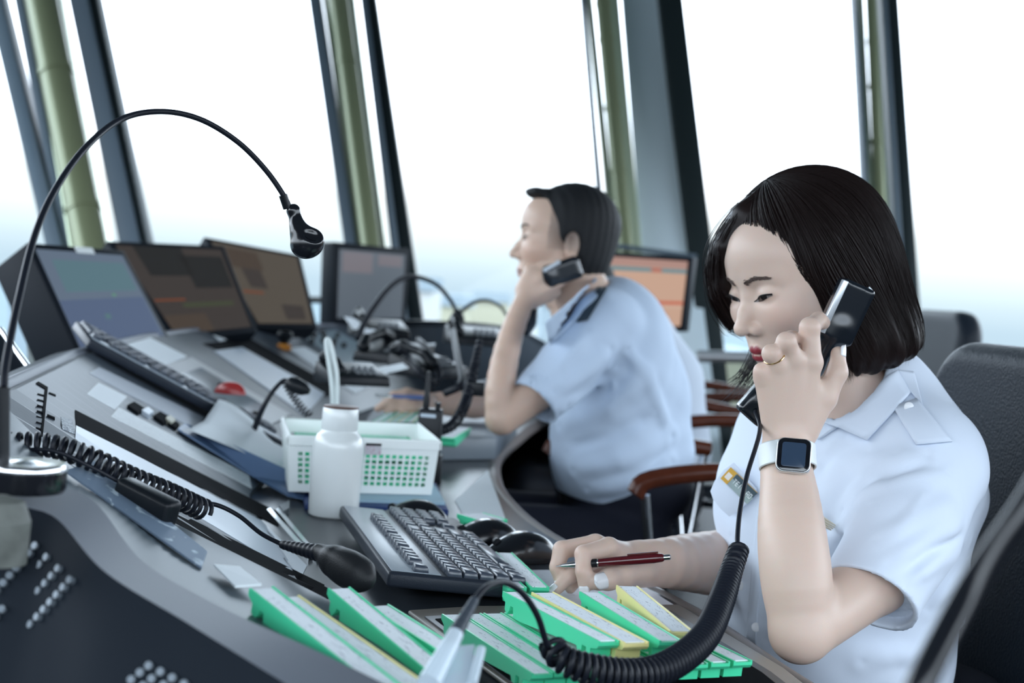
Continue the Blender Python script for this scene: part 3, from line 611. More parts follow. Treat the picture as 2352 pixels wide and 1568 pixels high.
# speaker grille plane through pixel hits
def facept(px,py):
    d=FW+(px-CX)/F*RT+(CY-py)/F*UP; best=None
    for i in range(49):
        a,b,c_=A1[i],A1[i+1],B1[i]; n=np.cross(b-a,c_-a); den_=d@n
        if abs(den_)<1e-9: continue
        t=((a-CAM)@n)/den_; q=CAM+d*t; s=((q-a)@(b-a))/((b-a)@(b-a))
        s2=((q-a)@(c_-a))/((c_-a)@(c_-a))
        if -.02<=s<=1.02 and .2<t<2 and -.05<=s2<=1.05 and (best is None or t<best[2]): best=(q,nrm(n),t)
    return best and best[:2]
for (ox,oy,nr,nc) in ((85,1255,11,4),(345,1530,3,4)):
    for r_ in range(nr):
        for c_ in range(nc):
            x=ox+c_*27-r_*15+(0); y=oy+c_*26+r_*17
            if ox==345: x=ox+c_*27-r_*20; y=oy+c_*14+r_*16
            if x<-10 or y>1600: continue
            h=facept(x,y)
            if h is None: continue
            q,n=h; n=n if n@(CAM-q)>0 else -n; X,Y,Z=frame_from(np.cross(n,V(0,0,1)),n); mb=MB(); mb.lathe(q-n*.004,[(.0028,0),(.0028,.0075)],14,(X,Y,n)); mb.build('speaker_hole',hole,sc_)
tslab_mat=mat('clear document cover',(.30,.36,.42),.15)
def ledge(pxs,D4,name,m_,label,cat,th=.002,group=None):
    pts=[P(x,y,D) for (x,y),D in zip(pxs,D4)]; mb=MB(); mb.prism(pts,V(0,0,th)); return tag(mb.build(name,m_),label,cat,group)
ledge([(150,1085),(215,1062),(475,1270),(462,1308)],(1.27,1.335,1.24,1.19),'document_cover',mat_scribble('shiny patterned sleeve',(.16,.22,.30),(.5,.6,.68),1,1,.6,40),'shiny dark patterned plastic sleeve lying by the coiled cord','sleeve')
ledge([(490,1300),(550,1305),(600,1345),(540,1350)],(1.2,1.23,1.19,1.16),'paper_sheet',PAP,'crumpled white paper on the ledge left of the nearest green holder','paper')
# near green holders, tall side towards the camera
def nearh(a,b,Da,Db,green,lb,W_=.022): strip_holder(P(*a,Da),P(*b,Db),W_,green,lb,'strip holders standing on the near ledge')
nearh((600,1352),(905,1590),1.12,.98,True,'nearest blurred green strip holder on the ledge')
nearh((660,1372),(985,1600),1.15,1.0,False,'blurred yellow strip holder touching the nearest green one')
nearh((778,1352),(1010,1545),1.235,1.10,True,'green strip holder standing beside the hand microphone')
nearh((868,1392),(1040,1500),1.255,1.15,True,'short green strip holder standing at the bay frame corner')
# ================================================= MONITORS
MB_=mat('black monitor plastic',(.008,.011,.016),.5,bump=.05,spec=.1)
def emis(name,c,s=1): return mat('screen '+name,(.01,.01,.01),.3,emit=c,estr=s*.42)
def monitor(TL,TR,BR,BL,D,label,scr,dots=(),thick=.05,bez=.035,back=None):
    """pixel corners with depths (TL,TR,BR,BL)"""
    p=[P(*q,d) for q,d in zip((TL,TR,BR,BL),D)]; n=nrm(np.cross(p[1]-p[0],p[3]-p[0])); d_=p[2]-CAM; p[2]=CAM+d_*(((p[0]-CAM)@n)/(d_@n)); n=n if n@(CAM-p[0])>0 else -n
    r=empty('monitor',p[3],label,'monitor'); mb=MB(); mb.quadbox([q-n*thick for q in p],p); mb.build('housing',MB_,r,bevel=.004)
    c=sum(p)/4; ins=[]
    for i in range(4):
        w1=nrm(p[(i+1)%4]-p[i]); w2=nrm(p[(i-1)%4]-p[i]); ins.append(p[i]+(w1+w2)*bez*.75)
    mb=MB(); mb.quadbox([q-n*.002 for q in ins],[q+n*.0012 for q in ins]); s=mb.build('screen',scr,r)
    for (u0,v0,u1,v1,m_) in dots:
        f=lambda u,v:(ins[0]*(1-u)+ins[1]*u)*(1-v)+(ins[3]*(1-u)+ins[2]*u)*v+n*.0014
        q=[f(u0,v0),f(u1,v0),f(u1,v1),f(u0,v1)]; mb=MB(); mb.quadbox(q,[x+n*.0006 for x in q]); mb.build('screen_window',m_,s)
    # foot down to the console
    b=(p[2]+p[3])/2-n*thick*.7+(c-(p[2]+p[3])/2)*.4; a_=nrm(p[1]-p[0]); mb=MB(); mb.quadbox([V(b[0],b[1],.6)+a_*s1*.05+V(0,s2*.02,0) for s1,s2 in((-1,-1),(1,-1),(1,1),(-1,1))],[b+a_*s1*.05+V(0,s2*.02,0) for s1,s2 in((-1,-1),(1,-1),(1,1),(-1,1))]); mb.build('stand',MB_,r)
    return r,p,n
g1=emis('blue grey',(.135,.18,.25)); g1b=emis('teal',(.11,.20,.24)); g1c=emis('slate',(.10,.14,.24)); grn=emis('green dot',(.12,.3,.2))
r,p,n=monitor((62,556),(284,574),(398,790),(186,830),(3.05,3.35,3.25,2.98),'leftmost tilted monitor with a blue-grey screen',g1,[(.12,.1,.95,.42,g1b),(.0,.5,.97,1,g1c),(.42,.66,.48,.71,grn),(.2,.93,.3,.99,grn),(.62,.45,.66,.48,grn)],thick=.11,bez=.022)
mb=MB(); q=p[0]*.55+p[1]*.45+n*.002; X=nrm(p[1]-p[0]); Y=nrm(p[3]-p[0]); mb.quadbox([q+Y*.004,q+X*.06+Y*.004,q+X*.06+Y*.02,q+Y*.02],[a_+n*.002 for a_ in (q+Y*.004,q+X*.06+Y*.004,q+X*.06+Y*.02,q+Y*.02)]); mb.build('sticker',WHT,r)
b1=emis('dark brown',(.055,.046,.042)); b2=emis('brown',(.075,.056,.043)); og=emis('orange line',(.20,.06,.025)); dk=emis('near black',(.022,.022,.022)); b3=emis('light brown',(.10,.085,.068))
monitor((244,552),(515,564),(592,760),(398,780),(3.75,4.0,3.9,3.65),'dark tilted monitor with a short orange line, second from the left',b1,[(.15,.0,.6,.35,dk),(.55,.1,.97,.5,dk),(0.02,.62,.36,.64,og),(.0,.8,.5,1,b2),(.3,.67,.9,.72,emis('olive line',(.06,.07,.04)))],bez=.022)
monitor((468,543),(690,585),(730,752),(588,752),(4.3,4.5,4.4,4.15),'brown-screened tilted monitor, third from the left, under the lamp head',b3,[(.05,.6,.35,.625,og),(.05,.05,.5,.3,b2),(.2,.3,.45,.55,b1),(.55,.75,.9,.95,b1)],bez=.022)
monitor((768,555),(942,572),(932,745),(762,745),(4.9,5.15,5.15,4.9),'upright grey monitor standing alone in front of the second column',emis('steel grey',(.085,.11,.14)),[(.05,.03,.5,.33,emis('pinkish grey',(.16,.14,.16))),(.58,.03,.95,.2,emis('pinkish grey',(.16,.14,.16)))],bez=.03,thick=.07)
tn=emis('peach',(.62,.38,.26)); rd=emis('red bar',(.60,.12,.05)); tl=emis('teal bar',(.12,.25,.28))
monitor((1372,576),(1592,590),(1572,760),(1350,760),(5.0,4.85,4.85,5.0),'monitor with a peach screen and red bar behind the two men',tn,[(0,.0,1,.12,emis('dusty pink',(.45,.25,.2))),(.0,.13,1,.19,tl),(.6,.13,.72,.19,rd),(.0,.62,1,.67,rd),(.0,.69,1,.72,emis('pale pink',(.66,.45,.33)))],bez=.022)
# partial left console equipment
lm=empty('side_display',P(20,820,2.2),'partly seen dark display with a silver edge at the left border','display')
q=[P(-60,700,2.25),P(0,755,2.2),P(85,870,2.15),P(-40,960,2.1)]; mb=MB(); mb.prism(q,V(-.02,.02,-.05)); mb.build('housing',MB_,lm); mb=MB(); mb.tube([q[1],q[2]],.005,8); mb.build('silver_edge',CHR,lm,True)
q=[P(60,760,3.3),P(150,740,3.3),P(200,830,3.2),P(100,900,3.1)]; mb=MB(); mb.prism(q,V(0,.1,-.3)); tag(mb.build('equipment_box',mat('olive grey metal',(.09,.10,.09),.5)),'dark olive grey box on the console behind the lamp stem','box')
# ================================================= GOOSENECK LAMP
la=empty('gooseneck_lamp',P(55,1110,1.2),'tall black gooseneck lamp arching over the left monitors from a round chrome base','lamp')
lp=[(8,890,1.07),(14,830,1.08),(42,690,1.12),(80,540,1.18),(130,430,1.24),(200,335,1.31),(280,273,1.38),(370,256,1.41),(460,274,1.44),(545,325,1.47),(610,390,1.49),(655,455,1.50),(668,490,1.505)]
pts=spline([P(*q) for q in lp],150); mb=MB(); mb.tube(pts,np.linspace(.0032,.0028,len(pts)),14); mb.build('gooseneck',RUB,la,True,angle=80)
pts=[P(8,890+i*4,1.07) for i in range(45)]; mb=MB(); mb.tube(pts,.0045,16); mb.build('stem',BLK,la,True,angle=80)
for q0,q1,rr in (((650,448),(660,478),.0045),):
    mb=MB(); mb.tube([P(*q0,1.499),P(*q1,1.503)],rr,12); mb.build('collar',BLK,la,True,angle=60)
hd=nrm(P(706,560,1.50)-P(672,480,1.505))
side=nrm(P(745,535,1.50)-P(672,575,1.50)); dep=np.cross(hd,side)
def fh(p):
    c=P(704,548,1.50); d=chain(p,[P(674,484,1.505),P(681,508,1.505),P(690,530,1.503)],[.0075,.006,.009],.004)
    ax=(nrm(P(735,552,1.5)-P(672,560,1.5)),None,None); u=nrm(P(700,575,1.5)-P(700,540,1.5)); a1=nrm(P(742,545,1.5)-P(668,578,1.5)); a3=nrm(np.cross(a1,u)); u=np.cross(a3,a1)
    b=ell(p,P(706,558,1.5),(.0185,.0165,.014),(a1,u,a3)); b=smin(b,ell(p,P(688,535,1.502),(.008,.013,.009),(nrm(a1-u*.0),u,a3)),.006)
    d=smin(d,b,.008)
    cut=ell(p,P(722,534,1.488),(.0125,.009,.008),(nrm(a1+u*.8),nrm(u-a1*.8),a3)); return smax(d,-cut,.003)
c=P(700,530,1.5); sdf_obj('lamp_head',fh,c-.05,c+.05,.0012,GLOSS,la)
bc=P(56,1108,1.07); mb=MB(); mb.lathe(bc,[(.029,-.006),(.0305,-.003),(.0305,.010)],48); mb.build('base',GLOSS,la,True,angle=50)
mb=MB(); mb.lathe(bc,[(.0306,.010),(.0309,.0125),(.029,.0155),(.019,.0145),(.008,.0165),(.005,.017)],48); mb.build('base_plate',CHR,la,True,angle=60)
mb=MB(); mb.tube([P(8,1062,1.07),P(10,1080,1.07)],.008,14); mb.build('stem_foot',BLK,la,True)
# perforated dome under base at left edge
mb=MB(); mb.lathe(P(0,1195,1.0),[(.020,-.03),(.021,0),(.016,.014),(.004,.018)],32); tag(mb.build('pebbled_cup',mat('pebbled grey cup',(.12,.13,.12),.5,bump=.8,bscale=60,var=.6,vscale=60)),'blurred pebbled grey cup under the lamp base at the left border','cup')
# ================================================= CORDS AND HAND MICROPHONE
hm=empty('hand_microphone',P(800,1350,1.33),'black hand microphone with ribbed cord plug lying left of the keyboard','microphone')
A=P(742,1272,1.36);B=P(858,1340,1.31)
ux=nrm(B-A); uz=nrm(V(0,0,1)-ux*ux[2]); uy=np.cross(uz,ux)
def fm(p):
    c=(A+B)/2; d=ell(p,c+ux*.004,(.034,.0185,.0195),(ux,uy,uz)); q=np.abs((p-c)@np.stack([ux,uy,uz],1).astype(np.float32))-np.array([.018,.006,.0065],np.float32)
    b=np.linalg.norm(np.maximum(q,0),axis=-1)+np.minimum(q.max(-1),0)-.006; d=smin(b,d+.002,.008)
    return smin(d,cap(p,A-ux*.006,A+ux*.01,.008,.012),.01)
sdf_obj('microphone_body',fm,(A+B)/2-.06,(A+B)/2+.06,.0015,mat('matte black microphone',(.012,.013,.015),.45,bump=.2,bscale=900),hm)
A2=P(648,1250,1.40); mb=MB(); pp=np.linspace(A2,A,36); rr=np.linspace(.0042,.0085,36)*(1+.07*((np.arange(36)//2)%2)); mb.tube(pp,rr,16); mb.build('strain_relief',RUB,hm,True)
c1=spline([P(652,1252,1.40),P(600,1225,1.41),P(550,1185,1.42),P(500,1160,1.42),P(455,1155,1.41)],50); mb=MB(); mb.tube(c1,.0023,10); mb.build('straight_cord',RUB,hm,True)
path=spline([P(10,1020,1.30),P(110,1022,1.30),P(200,1050,1.30),P(300,1098,1.325),P(390,1135,1.36),P(470,1172,1.40)],80)
mb=MB(); cl=coil(path,.0095,28,16); mb.tube(cl,.0023,7); mb.build('coiled_cord',RUB,hm,True)
ends=spline([P(10,1035,1.30),P(120,1035,1.285),P(215,1075,1.29),P(280,1110,1.30)],40); mb=MB(); mb.tube(ends,.0019,8); mb.build('inner_cord',RUB,hm,True)
A=P(285,1128,1.29);B=P(388,1180,1.27); X=nrm(B-A);Z=nrm(V(0,0,1)-X*X[2]);Y=np.cross(Z,X); L=np.linalg.norm(B-A)
mb=MB(); mb.box((A+B)/2,L/2+.005,.011,.013,(X,Y,Z)); mb.build('cord_switch_block',BLK,hm,bevel=.005,seg=3)
# ---- handset cord (big coil)
hc=empty('handset_cord',P(1500,1540,1.3),'thick black coiled telephone cord looping over the strip holders up to the woman\'s handset','cord')
path=spline([P(1266,1478,1.17),P(1285,1508,1.16),P(1330,1530,1.16),P(1410,1547,1.17),P(1490,1545,1.19),P(1560,1515,1.23),P(1620,1460,1.29),P(1655,1385,1.36),P(1680,1310,1.42),P(1697,1262,1.45)],120)
mb=MB(); cl=coil(path,[.009,.0115,.0115,.0115,.0115,.0112,.011,.0105,.0095,.0085],64,16); mb.tube(cl,.0026,7); mb.build('coiled_section',RUB,hc,True)
up=spline([P(1697,1262,1.45)+V(0,0,0),P(1694,1235,1.46),P(1700,1170,1.49),P(1716,1090,1.53),P(1745,990,1.60),P(1735,945,1.66)],60); mb=MB(); mb.tube(up,.0026,10); mb.build('upper_section',RUB,hc,True)
lo_=spline([P(1266,1490,1.17),P(1256,1480,1.155),P(1235,1415,1.13),P(1200,1362,1.11),P(1160,1338,1.09),P(1118,1348,1.06),P(1085,1385,1.04)],60); mb=MB(); mb.tube(lo_,.0026,10); mb.build('lower_section',RUB,hc,True)
mb=MB(); pp=np.linspace(P(1090,1378,1.042),P(1040,1465,1.0),24); mb.tube(pp,np.linspace(.0035,.0058,24)*(1+.05*(np.arange(24)//2%2)),14); mb.build('strain_relief',mat('dark grey rubber',(.045,.055,.07),.45),hc,True)
CLR=mat('translucent clear plastic',(.62,.72,.80),.2,alpha=.75)
sk=empty('cord_socket',P(1040,1560,.98),'blurred clear plastic cord socket in the foreground','connector')
mb=MB(); mb.tube(np.linspace(P(1047,1455,1.0),P(985,1570,.96),10),np.linspace(.0058,.0085,10),16); mb.build('plug_tube',CLR,sk,True)
q=[P(1010,1500,1.0),P(1090,1495,1.0),P(1075,1600,.96),P(960,1600,.96)]; mb=MB(); mb.prism(q,V(0,.008,.003)); mb.build('clear_tab',CLR,sk,bevel=.002)
mb=MB(); mb.tube([P(1105,1490,1.0),P(1085,1570,.97)],.0035,10); mb.build('clear_post',CLR,sk,True)
# ================================================= FAR CONSOLE CLUTTER
def goose(pts,r,label,head=None,D=None):
    q=[P(*t) for t in pts]; o=empty('gooseneck_microphone',q[0],label,'microphone'); s=spline(q,60); mb=MB(); mb.tube(s,np.linspace(r*1.4,r*.8,len(s)),10); mb.build('gooseneck',RUB,o,True)
    mb=MB(); d=nrm(s[-1]-s[-3]); mb.tube([s[-1]-d*.005,s[-1],s[-1]+d*.012,s[-1]+d*.03,s[-1]+d*.042],[.006,.012,.015,.013,.005],14); mb.build('foam_head',BLK,o,True); return o
goose([(822,778,3.75),(835,745,3.78),(862,700,3.82),(900,655,3.88),(945,635,3.95),(1000,652,4.0),(1035,690,4.0),(1048,715,4.0)],.0065,'grey gooseneck microphone arching past the upright monitor')
goose([(1048,735,4.4),(1060,715,4.4),(1090,694,4.4),(1120,690,4.4),(1150,705,4.4),(1170,735,4.4)],.005,'small gooseneck microphone arching behind the man\'s forearm')
goose([(584,985,2.6),(600,945,2.58),(622,905,2.58),(650,874,2.6),(664,878,2.6)],.004,'short black gooseneck standing on the sloping keyboard panel')
sc2=empty('spiral_cord',P(720,945,2.6),'thin black spiral cord hanging from the short gooseneck behind the cable loop','cord')
pt=spline([P(655,876,2.6),P(668,900,2.6),P(688,930,2.6),P(712,955,2.6)],50); mb=MB(); mb.tube(coil(pt,.007,11,14),.0016,6); mb.build('coil',RUB,sc2,True)
mb=MB(); mb.lathe(PS(584,990),[(.016,-.004),(.016,.01),(.008,.028),(.006,.04)],16); mb.build('cord_plug',BLK,sc2,True,angle=60)
def blob(name,pts,rs,label,cat,m_=GLOSS,group=None,k=.01):
    q=[P(*t) for t in pts]; lo=np.min(q,0)-max(rs)-.01; hi=np.max(q,0)+max(rs)+.01
    f=(lambda p:chain(p,q,rs,k)) if len(q)>1 else (lambda p:sph(p,q[0],rs[0]))
    o=sdf_obj(name,f,lo,hi,.003,m_); return tag(o,label,cat,group)
def phone(px,py,D,yaw,label,k=.75):
    c=P(px,py,D) ; X=V(math.cos(yaw),math.sin(yaw),0);Y=V(-X[1],X[0],0);Z=V(0,0,1); r=empty('desk_telephone',c,label,'telephone')
    mb=MB(); mb.quadbox([c+X*a*.11*k+Y*b*.085*k-Z*.02*k for a,b in((-1,-1),(1,-1),(1,1),(-1,1))],[c+X*a*.105*k+Y*b*.08*k+Z*(.015 if b<0 else .05)*k for a,b in((-1,-1),(1,-1),(1,1),(-1,1))]); mb.build('base',BLK,r,bevel=.004)
    q=[c+k*u for u in (-X*.075-Y*.075+Z*.03,-X*.08-Y*.05+Z*.055,-X*.075+Y*.05+Z*.075,-X*.07+Y*.085+Z*.06)]
    o=sdf_obj('handset',lambda p:chain(p,q,[.022*k,.014*k,.014*k,.022*k],.01),c-.16,c+.16,.003,BLK,r)
    for i in range(4):
        for j in range(3):
            cc=c+k*(X*(.0+i*.022)+Y*(-.055+j*.024)+Z*(.02+j*.009)); mb=MB(); mb.box(cc,.007*k,.007*k,.004); mb.build('button',MID,r)
    return r
phone(808,868,2.9,.5,'black desk telephone behind the white cable loop',.6)
phone(905,820,3.5,-.4,'black desk telephone under the arching grey microphone')
phone(985,850,3.4,.9,'black desk telephone beside the standing coil cord')
phone(1090,780,4.0,.2,'black desk telephone just left of the man\'s forearm')
phone(870,762,4.2,.3,'black telephone in front of the upright monitor')
for q,l in (([(790,728),(815,733),(842,752),(812,757)],'white card at the foot of the arching grey microphone'),([(835,755),(862,758),(868,775),(838,778)],'white card on the telephone in front of the upright monitor')):
    pts=[P(x,y,3.9) for x,y in q]; mb=MB(); mb.prism(pts,V(0,.002,.002)); tag(mb.build('paper_card',PAP),l,'paper')
for q,D,l in (([(858,850),(925,836),(938,846),(868,862)],3.1,'thin white paper lying behind the man\'s writing hand'),([(955,795),(1000,790),(985,830),(950,825)],3.7,'pale paper leaning beside the standing coil cord'),([(1060,880),(1130,872),(1200,885),(1120,900)],3.5,'white papers behind the man\'s forearm')):
    pts=[P(x,y,D) for x,y in q]; mb=MB(); mb.prism(pts,V(0,.003,.003)); tag(mb.build('paper_sheet',PAP),l,'paper')
# cable tangle and standing coil cord
for pts,r,l in (([(975,905,3.3),(1010,860,3.3),(980,800,3.4),(960,780,3.5)],.007,'black cable loop rising between the telephones'),([(1000,890,3.2),(960,850,3.2),(940,820,3.3),(915,800,3.3)],.008,'black cable bending left above the walkie-talkie'),([(1020,905,3.1),(1060,880,3.1),(1050,820,3.3),(1040,760,3.6)],.008,'black cable rising beside the standing coil cord')):
    mb=MB(); mb.tube(spline([P(*q) for q in pts],40),r,10); tag(mb.build('cable',RUB,None,True),l,'cable','cables among the telephones')
cc_=empty('walkie_talkie',P(985,1000,2.45),'black walkie-talkie with antenna standing in a charger behind the basket','radio')
c=P(988,975,2.62); mb=MB(); mb.box(c+V(0,0,-.025),.022,.018,.055); mb.build('body',BLK,cc_,bevel=.004)
mb=MB(); mb.lathe(c+V(-.010,0,.03),[(.006,0),(.0065,.015),(.005,.025),(.0035,.065),(.003,.068)],12); mb.build('antenna',BLK,cc_,True)
mb=MB(); mb.lathe(c+V(.012,0,.03),[(.005,0),(.005,.012)],12); mb.build('volume_knob',BLK,cc_,True,angle=60)
mb=MB(); mb.box(c+V(-.004,-.0185,.018),.014,.0012,.003); mb.build('status_band',LITE,cc_)
mb=MB(); q=c.copy(); q[2]=.75; mb.quadbox([q+V(a*.028,b*.024,0) for a,b in((-1,-1),(1,-1),(1,1),(-1,1))],[q+V(a*.027,b*.022,.05) for a,b in((-1,-1),(1,-1),(1,1),(-1,1))]); mb.build('charger',BLK,cc_,bevel=.003)
sc3=empty('coiled_cord',P(1000,990,2.7),'black coil cord swinging from the walkie-talkie up beside the man\'s elbow','cord')
pt=spline([P(1008,990,2.7),P(1040,975,2.72),P(1065,935,2.75),P(1080,885,2.8),P(1092,830,2.85),P(1102,785,2.95)],70); mb=MB(); mb.tube(coil(pt,[.0085,.009,.008,.006,.005],42,12),.0028,6); mb.build('coil',RUB,sc3,True)
mb=MB(); mb.box(P(1092,892,2.8),.018,.012,.014); tag(mb.build('cable_clip',BLK,bevel=.003),'small black block holding the coil cord','clip')
# strip tray under the man's hand
TR=mat('grey tray metal',(.16,.19,.22),.4)
q=[P(822,960,3.1),P(1000,1003,2.95),P(1142,1003,3.05),P(1150,965,3.35),P(860,938,3.4)]
q=[PZ(x,y,.80) for x,y in [(830,985),(1000,1003),(1142,1003),(1190,955),(860,938)]]
mb=MB(); mb.prism([p-V(0,0,.049) for p in q],V(0,0,.049)); tr=tag(mb.build('strip_tray',TR,bevel=.003),'raised grey tray on the worktop under the man\'s forearms','tray')
for i in range(7):
    a=PZ(838+i*22,985-i*1,.822); b=PZ(905+i*16,948-i*.5,.822); strip_holder(a,b,.021,i%3!=2,('green' if i%3!=2 else 'yellow')+' strip holder under the man\'s writing hand, '+['first','second','third','fourth','fifth','sixth','last'][i]+' from the left','strip holders under the man\'s hand')
strip_holder(PZ(1010,1003,.812),PZ(1050,980,.812),.06,True,'single green holder with white paper on the raised tray by the coil cord','strip holders under the man\'s hand')
# ================================================= CHAIRS
LEA=mat('black leather',(.012,.017,.025),.42,bump=.5,bscale=260,spec=.16); LEA2=mat('dark leather piping',(.015,.018,.024),.35); WD=mat('brown varnished wood',(.075,.02,.010),.25,var=.3,vscale=30)
def rbox(name,c,ax,hx,hy,hz,rad,m_,parent,h=.006,curve=0,**k):
    ax_=np.stack(ax,1).astype(np.float32)
    def f(p):
        q=(p-np.asarray(c,np.float32))@ax_; 
        if curve: q=q.copy(); q[...,1]-=curve*q[...,0]**2
        # taper corners in the face plane
        fx=np.stack([q[...,0],q[...,2]],-1); w_=np.abs(fx)-np.array([hx-rad,hz-rad],np.float32); d2=np.linalg.norm(np.maximum(w_,0),axis=-1)+np.minimum(w_.max(-1),0)-rad
        w2=np.stack([d2+hy*.8,np.abs(q[...,1])-hy+hy*.8],-1); return np.linalg.norm(np.maximum(w2,0),axis=-1)+np.minimum(w2.max(-1),0)-hy*.8
    R=abs(hx)+abs(hz)+.05; return sdf_obj(name,f,c-V(R,R,R)*.8,c+V(R,R,R)*.8,h,m_,parent)
def chair(c,yaw,label,ah=.2,seat=.46,top=1.0,wood=False,tilt=.15,w=.25,back=.30,arms=True,h=.008,arm_m=None):
    """c: seat centre on plan; yaw: direction the sitter faces"""
    f=V(math.cos(yaw),math.sin(yaw),0); s=V(-f[1],f[0],0); z=V(0,0,1); r=empty('office_chair',V(c[0],c[1],0),label,'chair')
    rbox('seat',V(c[0],c[1],seat),(s,z,f),w,.045,.24,.08,LEA,r,h)
    bz=nrm(z-f*tilt); by=np.cross(bz,s); bc=V(c[0],c[1],0)-f*(.25+tilt*(top-seat)/2)+z*(seat+top)/2
    rbox('backrest',bc,(s,by,bz),w,.04,(top-seat)/2,.10,LEA,r,h,curve=.0)
    if arms:
        for sg in (-1,1):
            a=V(c[0],c[1],0)+s*sg*(w+.02); mb=MB(); pts=spline([a-f*.2+z*(seat+ah),a+z*(seat+ah+.02),a+f*.16+z*(seat+ah),a+f*.19+z*(seat+ah-.03)],16)
            mb.tube(pts,.018,12); mb.build('armrest',WD if wood else (arm_m or LEA),r,True)
            mb=MB(); mb.tube([a+f*.17+z*(seat+ah-.03),a+f*.12+z*seat,a-f*.15+z*(seat-.05),a-f*.19+z*(seat+ah-.01)],.010,10); mb.build('arm_bracket',CHR,r,True)
    mb=MB(); mb.tube([V(c[0],c[1],.08),V(c[0],c[1],seat-.03)],.025,12); mb.build('post',BLK,r,True)
    for k in range(5):
        a=k*2*math.pi/5; d=V(math.cos(a),math.sin(a),0); mb=MB(); mb.tube([V(c[0],c[1],.10),V(c[0],c[1],.07)+d*.27],[.02,.013],10); l=mb.build('leg',BLK,r,True)
        mb=MB(); mb.tube([V(c[0],c[1],.026)+d*.27-V(-d[1],d[0],0)*.02,V(c[0],c[1],.026)+d*.27+V(-d[1],d[0],0)*.02],.025,16); mb.build('castor',BLK,l,True)
    return r
# ================================================= PEOPLE
def skinmat():
    m=mat('skin',(.5,.35,.28),.42,attr=True,sss=.25,spec=.35); t=m.node_tree; b=t.nodes['Principled BSDF']; b.inputs['Subsurface Radius'].default_value=(.9,.35,.2); b.inputs['Subsurface Scale'].default_value=.006
    co=t.nodes.new('ShaderNodeTexCoord'); n=t.nodes.new('ShaderNodeTexNoise'); n.inputs['Scale'].default_value=900; bp=t.nodes.new('ShaderNodeBump'); bp.inputs['Strength'].default_value=.08; bp.inputs['Distance'].default_value=.001
    t.links.new(co.outputs['Object'],n.inputs['Vector']); t.links.new(n.outputs['Fac'],bp.inputs['Height']); t.links.new(bp.outputs[0],b.inputs['Normal']); return m
SKIN=skinmat()
class Frame:
    def __init__(s,o,fwd,up):
        s.o=np.asarray(o,float); s.x=nrm(fwd); s.y=nrm(np.cross(up,s.x)); s.z=np.cross(s.x,s.y); s.R=np.stack([s.x,s.y,s.z],1)
    def w(s,*p): return s.o+s.R@np.asarray(p if len(p)==3 else p[0],float)
    def l(s,p): return ((p-s.o.astype(np.float32))@s.R.astype(np.float32)).astype(np.float32)
def headframe(o,yaw,pitch,roll=0):
    """yaw: angle of facing from -X towards the camera (-Y); pitch: looking down"""
    f=V(-math.cos(yaw)*math.cos(pitch),-math.sin(yaw)*math.cos(pitch),-math.sin(pitch))
    u=V(-math.cos(yaw)*math.sin(pitch),-math.sin(yaw)*math.sin(pitch),math.cos(pitch)); y=np.cross(u,f)
    u=u*math.cos(roll)+y*math.sin(roll); return Frame(o,f,u)
def head_sdf(q,male=False):
    """q in head coordinates: x forward, y left, z up; origin between the ears at eye level"""
    ya=q.copy(); ya[...,1]=np.abs(ya[...,1]); a=ya
    d=ell(q,(-.018,0,.035),(.092,.073,.082))
    d=smin(d,ell(q,(.026,0,.02),(.058,.063,.072)),.03)
    d=smin(d,ell(q,(.028,0,-.038),(.058,.056,.062)),.03)      # middle face
    d=smin(d,cap(a,(-.004,.055,-.045),(.030,.046,-.082),.014,.013),.03)   # jaw line
    d=smin(d,cap(a,(.030,.044,-.080),(.060,.014,-.112),.014,.013),.02)
    d=smin(d,ell(q,(.060,0,-.108),(.020,.019,.015)),.018)  # chin
    d=smin(d,ell(a,(.054,.037,-.026),(.026,.023,.022)),.022) # cheek
    d=smin(d,ell(q,(.062,0,-.071),(.023,.030,.024)),.014)  # muzzle
    d=smin(d,ell(q,(.052,0,.045),(.036,.05,.035)),.03)     # forehead
    d=smin(d,cap(a,(.078,.014,.020),(.066,.042,.020),.008,.007),.014) # brow ridge
    # eye sockets
    d=smax(d,-ell(a,(.0965,.031,.001),(.017,.019,.0105)),.014)
    # lids over the eyeball
    d=smin(d,ell(a,(.0700,.0305,-.0005),(.0150,.0165,.0125)),.005)
    # nose
    d=smin(d,chain(q,[(.075,0,.014),(.0815,0,-.002),(.0915,0,-.022),(.0985,0,-.037)],[.0062,.0066,.0080,.0096],.006),.008)
    d=smin(d,ell(q,(.1005,0,-.0405),(.0088,.0088,.0078)),.006)
    d=smin(d,ell(a,(.0885,.0130,-.0432),(.0088,.0065,.0072)),.006)
    d=smax(d,-ell(a,(.0945,.0068,-.0522),(.0050,.0034,.0055)),.003)
    # philtrum and lips
    d=smax(d,-cap(q,(.0905,0,-.056),(.0920,0,-.064),.0022),.004)
    up=chain(a,[(.0845,.0,-.0708),(.0842,.0045,-.0697),(.0782,.015,-.0720),(.0700,.0235,-.0750)],[.0040,.0043,.0034,.0016],.003)
    lw=chain(a,[(.0812,.0,-.0806),(.0788,.009,-.0798),(.0722,.020,-.0764)],[.0052,.0048,.0018],.003)
    d=smin(d,up,.004); d=smin(d,lw,.004)
    d=smax(d,-chain(a,[(.0910,.0,-.0754),(.0848,.012,-.0758),(.0742,.0228,-.0760)],[.0022,.0021,.0010],.001),.0012)
    d=smax(d,-ell(q,(.0865,0,-.0925),(.006,.014,.0035)),.008)
    # ears
    e=ell(a,(-.012,.078,-.008),(.017,.008,.030),(V(1,.35,0)/1.06,V(-.35,1,0)/1.06,V(0,0,1))); e=smax(e,-ell(a,(-.008,.087,-.006),(.010,.007,.020)),.003)
    d=smin(d,e,.005)
    return d
